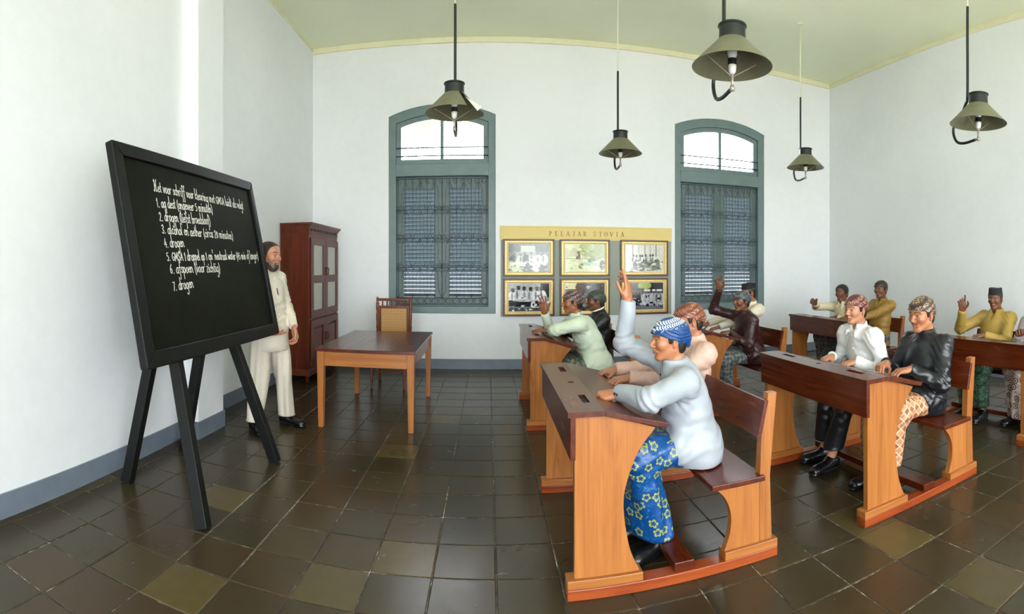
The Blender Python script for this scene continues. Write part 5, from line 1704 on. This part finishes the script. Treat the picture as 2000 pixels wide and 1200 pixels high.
# teacher behind the blackboard
fa, fb = at_floor(497, 840), at_floor(560, 828)
tb = ((fa.x + fb.x) / 2 - 0.02, (fa.y + fb.y) / 2)
cream = cloth('cream_suit_cloth', srgb(206, 198, 182), 0.6, 0.04)
tyaw = -24.0
person(dict(label='bearded teacher in a cream suit standing behind the blackboard', near=True, stand=True, base=tb, yaw=tyaw,
    head=hd(527, 472, tb[1], 0.132), scale=1.04, look=(8, 6, 0), skin=srgb(184, 126, 98), face='beard', pen=(545, 568), hair='hair_receding', hairmat=plain('dark_brown_hair', srgb(44, 32, 25), 0.5, 0.25, 70, 0.3), shoulder=0.185, bulk=1.08, hem=0.71,
    top=cream, low=cream, lowname='trousers', lowhem=0.085, trousers=True, feet=[(fb.x, fb.y, 0.0), (fa.x, fa.y, 0.0)], toe={1: 10, -1: -22}, handscale=1.05,
    L=dict(wrist=W3(574, 638, tb[1] + 0.02), hand='rest', dir=(0.25, 0.05, -1), back=(0.3, 0.9, 0), pole=(-.8, .6, 0)),
    R=dict(wrist=W3(522, 652, tb[1] - 0.12), hand='open', dir=(1, .15, 0.02), back=(0, 0, -1), flip=-1, pole=(-.8, -.6, -.2)),
    buttons=M_BUTTONW))

# sheet of paper under the hands of the student in black
px_ = DX[2] + 0.335
pm = MB().box((-0.075, -0.10, 0.0), (0.075, 0.10, 0.0012)).build('paper_sheet', M_PAPER)
pm.location = (px_, DY[2] + 0.42, tz(2, px_) + 0.001); pm.rotation_euler = (0, math.atan(0.078 / 0.297), 0.12)
tag(pm, 'white sheet of paper under the hands of the black-jacketed student', 'paper')

# ------------------------------------------------------------------ wall display: yellow header board and grey panel
FY = BACK_Y - 0.03
D = empty('display_board', (1.46, BACK_Y - 0.002, 0.76))
tag(D, 'grey display panel with a mustard header board lettered PELAJAR STOVIA on back wall', 'display board')
MB().box((-1.275, -0.018, 0.0), (1.275, 0.0, 1.10)).build('backing_panel', M_PANELG, D, bevel=0.002)
hb = MB().box((-1.285, -0.018, 1.095), (1.285, 0.0, 1.30)).build('header_board', M_YELLOW, D, bevel=0.003)
def serif(ch, x, z, h, w):
    """upright serif capital as stroked outline pieces; returns list of polygons"""
    T_, t_, s_ = h * 0.17, h * 0.07, h * 0.07
    R = []
    def v(xx, tw=T_, z0=0, z1=h): R.append([(xx - tw / 2, z0), (xx + tw / 2, z0), (xx + tw / 2, z1), (xx - tw / 2, z1)])
    def hz(x0, x1, zz, tt=t_): R.append([(x0, zz), (x1, zz), (x1, zz + tt), (x0, zz + tt)])
    def ser(xx, zz, ww=h * .36): R.append([(xx - ww / 2, zz), (xx + ww / 2, zz), (xx + ww / 2, zz + s_), (xx - ww / 2, zz + s_)])
    def dg(x0, z0, x1, z1, tw): R.append([(x0 - tw / 2, z0), (x0 + tw / 2, z0), (x1 + tw / 2, z1), (x1 - tw / 2, z1)])
    def bow(cx, cz, rx, rz, a0, a1, tk, n=12):
        for i in range(n):
            a, b = a0 + (a1 - a0) * i / n, a0 + (a1 - a0) * (i + 1) / n
            q = []
            for ang, k in ((a, 1), (b, 1), (b, 0), (a, 0)):
                th = tk * (0.4 + 0.6 * abs(math.cos(ang)))
                q.append((cx + (rx - (0 if k else th)) * math.cos(ang), cz + (rz - (0 if k else th * .6)) * math.sin(ang)))
            R.append(q)
    P2 = math.pi / 2
    if ch == 'P': v(w * .25); ser(w * .25, 0); ser(w * .25, h - s_); bow(w * .3, h * .73, w * .5, h * .27, -P2, P2, T_)
    if ch == 'R': v(w * .25); ser(w * .25, 0); ser(w * .25, h - s_); bow(w * .3, h * .73, w * .5, h * .27, -P2, P2, T_); dg(w * .85, 0, w * .45, h * .48, T_); ser(w * .88, 0, h * .25)
    if ch in 'EL':
        v(w * .28); ser(w * .28, 0); ser(w * .28, h - s_); hz(w * .2, w * .85, 0); v(w * .85, s_, 0, h * .25)
        if ch == 'E': hz(w * .2, w * .8, h - t_); v(w * .8, s_, h * .78, h); hz(w * .2, w * .65, h * .48)
    if ch == 'A': dg(w * .12, 0, w * .5, h, t_ * 1.3); dg(w * .85, 0, w * .48, h, T_); hz(w * .25, w * .72, h * .32); ser(w * .12, 0, h * .28); ser(w * .86, 0, h * .3)
    if ch == 'V': dg(w * .5, 0, w * .14, h, T_); dg(w * .5, 0, w * .88, h, t_ * 1.3); ser(w * .13, h - s_, h * .3); ser(w * .88, h - s_, h * .28)
    if ch == 'J': v(w * .6, T_, h * .05); ser(w * .6, h - s_); bow(w * .42, h * .02, w * .26, h * .16, -math.pi, 0, T_ * .7)
    if ch == 'I': v(w * .5); ser(w * .5, 0); ser(w * .5, h - s_)
    if ch == 'T': v(w * .5); ser(w * .5, 0); hz(w * .08, w * .92, h - t_); v(w * .1, s_, h * .74, h); v(w * .9, s_, h * .74, h)
    if ch == 'O': bow(w * .5, h * .5, w * .46, h * .52, 0, 2 * math.pi, T_, 24)
    if ch == 'S': bow(w * .48, h * .74, w * .34, h * .28, P2 * .25, P2 * 2.9, T_ * .8); bow(w * .48, h * .27, w * .36, h * .28, -P2 * 1.85, P2 * 1.0, T_ * .8); v(w * .8, s_, h * .72, h); v(w * .16, s_, 0, h * .28)
    return [[(x + a, z + b) for a, b in q] for q in R]
txt = 'PELAJAR STOVIA'
lw, x = 0.0835, -0.585
for ch in txt:
    if ch != ' ':
        m = MB()
        for q in serif(ch, x, 1.155, 0.07, 0.055):
            m.plate(q, [], -0.0205, -0.0175, lambda u, v, t: (u, t, v))
        m.build('letter', M_LETTER, hb)
    x += lw * (1.0 if ch != ' ' else 0.75)
MB().box((-1.03, -0.019, 1.12), (1.03, -0.017, 1.122)).build('dotted_rule', M_LETTER, hb)
MB().box((-1.03, -0.019, 1.275), (1.03, -0.017, 1.277)).build('dotted_rule', M_LETTER, hb)

# framed photographs; each print is a fine grid whose corner colours hold the picture
def print_mat():
    t = NT('glossy_photo_print')
    a = t.n('ShaderNodeAttribute'); a.attribute_name = 'Col'
    t.color(a.outputs['Color'])
    t.set(Roughness=0.12)
    return t.m
M_PRINT = print_mat()
NW, NH = 84, 56
def canvas(c): return np.ones((NH, NW, 3)) * np.array(c)
YY, XX = np.mgrid[0:NH, 0:NW]
UU, VV = (XX + .5) / NW, 1 - (YY + .5) / NH       # v up
def ell(img, cx, cy, rx, ry, c, soft=0.25):
    d = ((UU - cx) / rx) ** 2 + ((VV - cy) / ry) ** 2
    k = np.clip((1 + soft - d) / (2 * soft), 0, 1)[..., None]
    img[:] = img * (1 - k) + np.array(c) * k
def rec(img, x0, x1, y0, y1, c):
    k = ((UU > x0) & (UU < x1) & (VV > y0) & (VV < y1))[..., None]
    img[:] = np.where(k, np.array(c), img)
def figure(img, cx, base, s, coat, face=(.45, .42, .38), hat=None):
    j = RNG.uniform(-.03, .03, 4); coat = np.array(coat) * (1 + j[2] * 4)
    ell(img, cx + j[0] * .4, base + .10 * s, .105 * s, .24 * s, coat, .15)
    ell(img, cx + j[1], base + .14 * s, .03 * s, .16 * s, coat * (.6 + j[3] * 4), .2)
    ell(img, cx - j[0], base + .38 * s, .046 * s, .075 * s, face, .2)
    ell(img, cx - j[0], base + .35 * s, .02 * s, .03 * s, np.array(face) * .6, .4)
    if hat is not None: ell(img, cx - j[0], base + .435 * s, .05 * s, .035 * s, hat, .2)
def scatter(img, n, y0, y1, cols):
    for _ in range(n):
        c = cols[RNG.integers(len(cols))]
        ell(img, RNG.uniform(0, 1), RNG.uniform(y0, y1), RNG.uniform(.01, .06), RNG.uniform(.01, .05), c, .3)
def grain(img, a, seed):
    r = np.random.default_rng(seed)
    n = r.normal(0, a, (NH // 2, NW // 2))
    n = np.kron(n, np.ones((2, 2)))[:NH, :NW]
    return np.clip(img + n[..., None], 0, 1)
def pic(k):
    r = random.Random(40 + k)
    if k == 0:      # pale group outdoors behind a white table
        g = canvas((.42, .45, .40)); rec(g, 0, 1, .72, 1, (.30, .36, .30)); rec(g, .3, .65, .7, .92, (.72, .76, .66)); rec(g, .12, .7, .45, .72, (.58, .62, .53))
        for i in range(6): figure(g, .12 + .15 * i, .32 + r.uniform(-.03, .03), .85, r.choice([(.8, .85, .75), (.85, .88, .8), (.15, .17, .14)]))
        rec(g, .0, .35, 0, .32, (.78, .82, .62)); rec(g, .38, .95, 0, .22, (.25, .27, .24)); ell(g, .68, .18, .09, .2, (.86, .88, .78)); ell(g, .25, .3, .2, .06, (.85, .88, .74))
    elif k == 1:    # bright faded yard with trees
        g = canvas((.86, .88, .70)); ell(g, .75, .75, .35, .35, (.55, .62, .33)); ell(g, .55, .9, .2, .15, (.66, .70, .42)); rec(g, .27, .38, .45, .75, (.45, .40, .34)); rec(g, 0, .9, .46, .48, (.5, .52, .38))
        rec(g, .0, .3, .55, .85, (.78, .78, .62)); ell(g, .66, .42, .09, .13, (.45, .5, .3)); ell(g, .6, .28, .25, .06, (.62, .76, .66)); ell(g, .94, .25, .07, .18, (.22, .24, .25))
    elif k == 2:    # seated group in front of tall doors
        g = canvas((.80, .80, .75))
        for xx in (.18, .34, .5, .64, .8): rec(g, xx, xx + .02, .55, 1, (.42, .42, .38))
        for i in range(7): figure(g, .2 + .09 * i, .36 + r.uniform(-.02, .02), .62, (.78, .79, .74), (.22, .22, .2))
        for i in range(6): figure(g, .26 + .1 * i, .18, .6, r.choice([(.35, .37, .32), (.7, .72, .66)]), (.3, .3, .27))
        ell(g, .55, .12, .35, .09, (.42, .45, .38)); ell(g, .5, .1, .2, .05, (.76, .78, .7)); ell(g, .85, .28, .07, .2, (.4, .42, .38))
    elif k == 3:    # laboratory, white coats
        g = canvas((.55, .56, .55)); rec(g, 0, 1, .62, 1, (.66, .67, .66)); rec(g, .78, 1, .5, 1, (.08, .08, .09))
        for i in range(6): figure(g, .08 + .15 * i, .42 + r.uniform(-.04, .05), .95, r.choice([(.9, .9, .92), (.82, .83, .85)]), (.25, .23, .22), (.08, .08, .08))
        rec(g, 0, .75, .16, .4, (.14, .14, .16)); ell(g, .4, .38, .3, .04, (.75, .76, .78)); ell(g, .62, .22, .08, .14, (.85, .86, .88)); rec(g, 0, 1, 0, .12, (.3, .31, .34))
    elif k == 4:    # dark interior
        g = canvas((.16, .15, .14)); rec(g, 0, .28, .78, 1, (.86, .84, .62)); ell(g, .35, .85, .09, .15, (.32, .2, .12)); rec(g, .5, .8, .5, 1, (.2, .21, .22)); ell(g, .58, .85, .05, .06, (.6, .62, .6))
        for i in range(5): figure(g, .12 + .19 * i, .25, .9, r.choice([(.3, .3, .3), (.12, .12, .12), (.55, .53, .5)]))
    else:           # row of people in dark suits and pale headscarves
        g = canvas((.10, .10, .11)); ell(g, .5, .9, .18, .16, (.62, .68, .36)); rec(g, 0, 1, 0, .14, (.42, .43, .46))
        for i in range(5): figure(g, .08 + .085 * i, .3, 1.05, (.13, .13, .15), (.4, .37, .34), (.1, .1, .1)); rec(g, .07 + .085 * i, .09 + .085 * i, .2, .6, (.7, .7, .72))
        for i in range(5): figure(g, .52 + .105 * i, .28, 1.0, (.68, .69, .72), (.42, .38, .36), (.85, .85, .88))
    pal = [[(.85, .88, .78), (.2, .22, .2), (.6, .65, .52)], [(.9, .92, .76), (.6, .66, .4), (.75, .78, .6), (.5, .5, .38)], [(.3, .32, .28), (.85, .85, .8), (.55, .57, .5)],
           [(.9, .9, .92), (.12, .12, .13), (.5, .5, .52)], [(.3, .28, .26), (.1, .1, .1), (.5, .46, .4)], [(.12, .12, .13), (.7, .7, .73)]][k]
    scatter(g, 34, [.0, .1, .0, .0, .0, .1][k], [.45, .9, .4, .55, .9, .5][k], pal)
    return grain(g, .035, k)
FRAMES = [(983, 1083, 471, 541), (1093, 1192, 471, 541), (1211, 1306, 474, 543), (983, 1083, 548, 618), (1093, 1192, 548, 618), (1211, 1306, 549, 617)]
FLAB = ['gilt-framed faded outdoor group photo, upper left on the display panel',
        'gilt-framed pale yellowish yard photo, upper middle on the display panel',
        'gilt-framed photo of a group before tall doors, upper right beside the window',
        'gilt-framed photo of people in white coats at work, lower left on the panel',
        'gilt-framed dark photo behind the heads of two students, lower middle of the panel',
        'gilt-framed photo of a row in suits and pale headscarves, lower right of the panel']
frame_cache = None
for k, (xa, xb, ya, yb) in enumerate(FRAMES):
    p = at_y((xa + xb) / 2, (ya + yb) / 2, BACK_Y - 0.03)
    zc = 1.60 if k < 3 else 1.035
    hw = 0.368 if k % 3 < 2 else 0.372; hh = 0.268
    F = empty('framed_photo', (p.x, BACK_Y - 0.0235, zc))
    tag(F, FLAB[k], 'picture', 'framed photographs on the display panel')
    def fr(name, o_, i_, t0, t1, mat):
        for quad in ([(-hw + o_, -hh + o_), (hw - o_, -hh + o_), (hw - i_, -hh + i_), (-hw + i_, -hh + i_)], [(-hw + i_, hh - i_), (hw - i_, hh - i_), (hw - o_, hh - o_), (-hw + o_, hh - o_)],
                     [(-hw + o_, -hh + o_), (-hw + i_, -hh + i_), (-hw + i_, hh - i_), (-hw + o_, hh - o_)], [(hw - i_, -hh + i_), (hw - o_, -hh + o_), (hw - o_, hh - o_), (hw - i_, hh - i_)]):
            MB().plate(quad, [], -t1, -t0, lambda u, v, t: (u, t, v)).build(name, mat, F, bevel=0.003)
    fr('frame_rail', 0.0, 0.024, 0.0, 0.03, M_FRBROWN)
    fr('gilt_slip', 0.024, 0.052, 0.0, 0.024, M_GOLD)
    MB().plate([(-hw + .045, -hh + .045), (hw - .045, -hh + .045), (hw - .045, hh - .045), (-hw + .045, hh - .045)], [], -0.012, -0.002, lambda u, v, t: (u, t, v)).build('mount', M_MOUNT, F)
    a, b = hw - 0.078, hh - 0.068
    gv = [(-a + 2 * a * i / NW, -0.0135, -b + 2 * b * (NH - j) / NH) for j in range(NH + 1) for i in range(NW + 1)]
    gf = [(j * (NW + 1) + i, (j + 1) * (NW + 1) + i, (j + 1) * (NW + 1) + i + 1, j * (NW + 1) + i + 1) for j in range(NH) for i in range(NW)]
    me = bpy.data.meshes.new('photo_print'); me.from_pydata(gv, [], gf); me.materials.append(M_PRINT)
    img = pic(k).reshape(-1, 3)
    ca = me.color_attributes.new('Col', 'FLOAT_COLOR', 'CORNER')
    cc = np.ones((len(gf), 4, 4), np.float32); cc[:, :, :3] = (img ** 2.2)[:, None, :]
    ca.data.foreach_set('color', cc.ravel())
    link(bpy.data.objects.new('photo_print', me), F)

# ------------------------------------------------------------------ hanging lamps (old gas-lamp fittings)
def lamp(x, y, z, lab, broken=False, seed=0):
    """z: height of the shade rim"""
    L = empty('hanging_lamp', (x, y, z))
    tag(L, lab, 'lamp', 'hanging lamps')
    R0, R1, SH = 0.25, 0.088, 0.165
    if not broken:
        m = MB(); n = 36
        m.lathe([(R0, 0.0), (R1, SH), (R1 - 0.004, SH), (R0 - 0.004, 0.0), (R0, 0.0)], (0, 0, 0), n, cap=False)
        m.build('shade', M_LAMPOUT, L, auto=40)
    else:
        # this shade is split: a folded sheet with gaps and a bent flap
        n = 30
        for (a0, a1, sg) in ((math.radians(-145), math.radians(-62), 0), (math.radians(-38), math.radians(20), 1), (math.radians(20), math.radians(200), 2)):
            vs_, fs_ = [], []
            kk = 12
            for i in range(kk + 1):
                a = a0 + (a1 - a0) * i / kk
                for rr, zz in ((R0, 0.0), (R1, SH)):
                    for off_ in (0, -0.004):
                        dz_ = -0.01 if (sg == 1 and rr == R0) else 0
                        vs_.append(((rr + off_) * math.cos(a), (rr + off_) * math.sin(a), zz + dz_))
            for i in range(kk):
                q = i * 4
                fs_ += [(q, q + 4, q + 6, q + 2), (q + 1, q + 3, q + 7, q + 5), (q, q + 1, q + 5, q + 4), (q + 2, q + 6, q + 7, q + 3)]
            fs_ += [(0, 2, 3, 1), (kk * 4, kk * 4 + 1, kk * 4 + 3, kk * 4 + 2)]
            MB().add(vs_, fs_).build('shade', M_LAMPOUT, L, auto=40)
        MB().plate([(0.10, 0.10), (0.235, 0.0), (0.20, -0.03)], [], 0, 0.004, lambda u, v, t: (u, -0.13 - (u - .1) * .35 + t, v)).build('loose_flap', M_CERAM, L)
    MB().lathe([(0.0, SH + 0.09), (R1 + 0.002, SH + 0.09), (R1 + 0.002, SH + 0.082), (R1 - 0.006, SH + 0.075), (R1 - 0.004, SH - 0.006), (R1 - 0.02, SH - 0.012), (0.0, SH - 0.012)], (0, 0, 0), 24, cap=False).build('collar', M_BLACKM, L, auto=40)
    # pipe: white conduit from the ceiling, black tube, loop under the shade to the burner
    top = CEIL - z
    py = 0.118
    zc = 3.76 - z
    MB().tube([(0, py, zc - 0.01), (0, py, top)], 0.0075, 8).build('conduit', M_CREAMP, L, smooth=True)
    MB().lathe([(0.03, top - 0.02), (0.045, top - 0.004), (0.045, top)], (0, py, 0), 14).build('ceiling_rose', M_CREAMP, L, smooth=True)
    ctrl = [(0, py, zc), (0, py, zc * 0.66 + 0.09), (0, py, SH + 0.11), (0, py + 0.02, SH + 0.03), (0, 0.20, 0.09), (0, 0.268, 0.02), (0, 0.275, -0.05), (0, 0.235, -0.125), (0, 0.15, -0.148), (0, 0.03, -0.135)]
    MB().tube(curve_pts(ctrl, 5), 0.0125, 10).build('pipe', M_BLACKM, L, smooth=True)
    MB().tube([(0, 0.035, -0.135), (0, 0.0, -0.13), (0, 0.0, -0.02)], 0.009, 8).build('burner_tube', M_BRASS, L, smooth=True)
    MB().lathe([(0.0, -0.15), (0.014, -0.148), (0.016, -0.13), (0.012, -0.112), (0.0, -0.11)], (0, 0, 0), 12, cap=False).build('tap', M_BRASS, L, smooth=True)
    MB().lathe([(0.012, -0.045), (0.022, -0.03), (0.026, 0.0), (0.026, 0.012)], (0, 0, 0), 14).build('lamp_holder', M_CERAM, L, smooth=True)
    MB().lathe([(0.028, 0.012), (0.028, 0.05), (0.022, 0.052)], (0, 0, 0), 14).build('socket', M_BLACKM, L, auto=40)
    MB().lathe([(0.02, 0.05), (0.03, 0.075), (0.032, 0.10), (0.02, 0.125), (0.0, 0.132)], (0, 0, 0), 14, cap=False).build('bulb', M_BULB, L, smooth=True)
    for s_ in (-1, 1):
        MB().tube([(s_ * 0.005, 0, -0.06), (s_ * 0.17, 0, 0.045)], 0.0025, 5).build('support_wire', M_BRASS, L)
lamp(-0.285, 4.40, 2.77, 'hanging lamp with a split dark shade in front of the left window', True)
lamp(1.505, 5.77, 2.77, 'small hanging lamp with conical shade between the two windows')
lamp(1.455, 2.86, 2.70, 'largest nearest hanging lamp with conical enamel shade seen from below')
lamp(3.97, 5.66, 2.79, 'smallest farthest hanging lamp, right of the right window')
lamp(3.65, 2.64, 2.71, 'hanging lamp with conical shade near the right edge before the right wall')

# ------------------------------------------------------------------ a tree in the yard behind the left window
M_LEAF = plain('pale_green_leaf', srgb(120, 140, 96), 0.5, 0.3, 3)
TR = empty('tree', (-3.3, 16.5, -0.15))
tag(TR, 'leafy tree in the bright yard, glimpsed through the left fanlight', 'tree')
MB().tube([(0, 0, 0), (0.1, 0, 2.5), (0.3, 0.1, 4.5), (0.7, 0.1, 6.0)], [0.16, 0.13, 0.10, 0.05], 10).build('trunk', plain('grey_bark', srgb(120, 112, 100), 0.9, 0.2, 6), TR, smooth=True)
lv = MB(); rr = random.Random(5)
for k in range(2600):
    c = [(0.4, 0, 6.0, 1.2), (1.3, 0.2, 6.7, 0.8), (-0.8, 0.2, 5.6, 1.0), (2.6, 0, 7.2, 0.55)][k % 4]
    while True:
        q = [rr.uniform(-1, 1) for _ in range(3)]
        if sum(v * v for v in q) < 1: break
    p = Vector((c[0] + q[0] * c[3], c[1] + q[1] * c[3], c[2] + q[2] * c[3] * .8))
    u = Vector((rr.uniform(-1, 1), rr.uniform(-1, 1), rr.uniform(-1, 1))).normalized()
    w = u.cross(Vector((0.3, 0.5, 0.8))).normalized()
    L_ = 0.09
    lv.add([p - u * L_, p + w * L_ * .4, p + u * L_, p - w * L_ * .4], [(0, 1, 2, 3)])
tag(lv.build('foliage', M_LEAF, TR), kind='stuff')
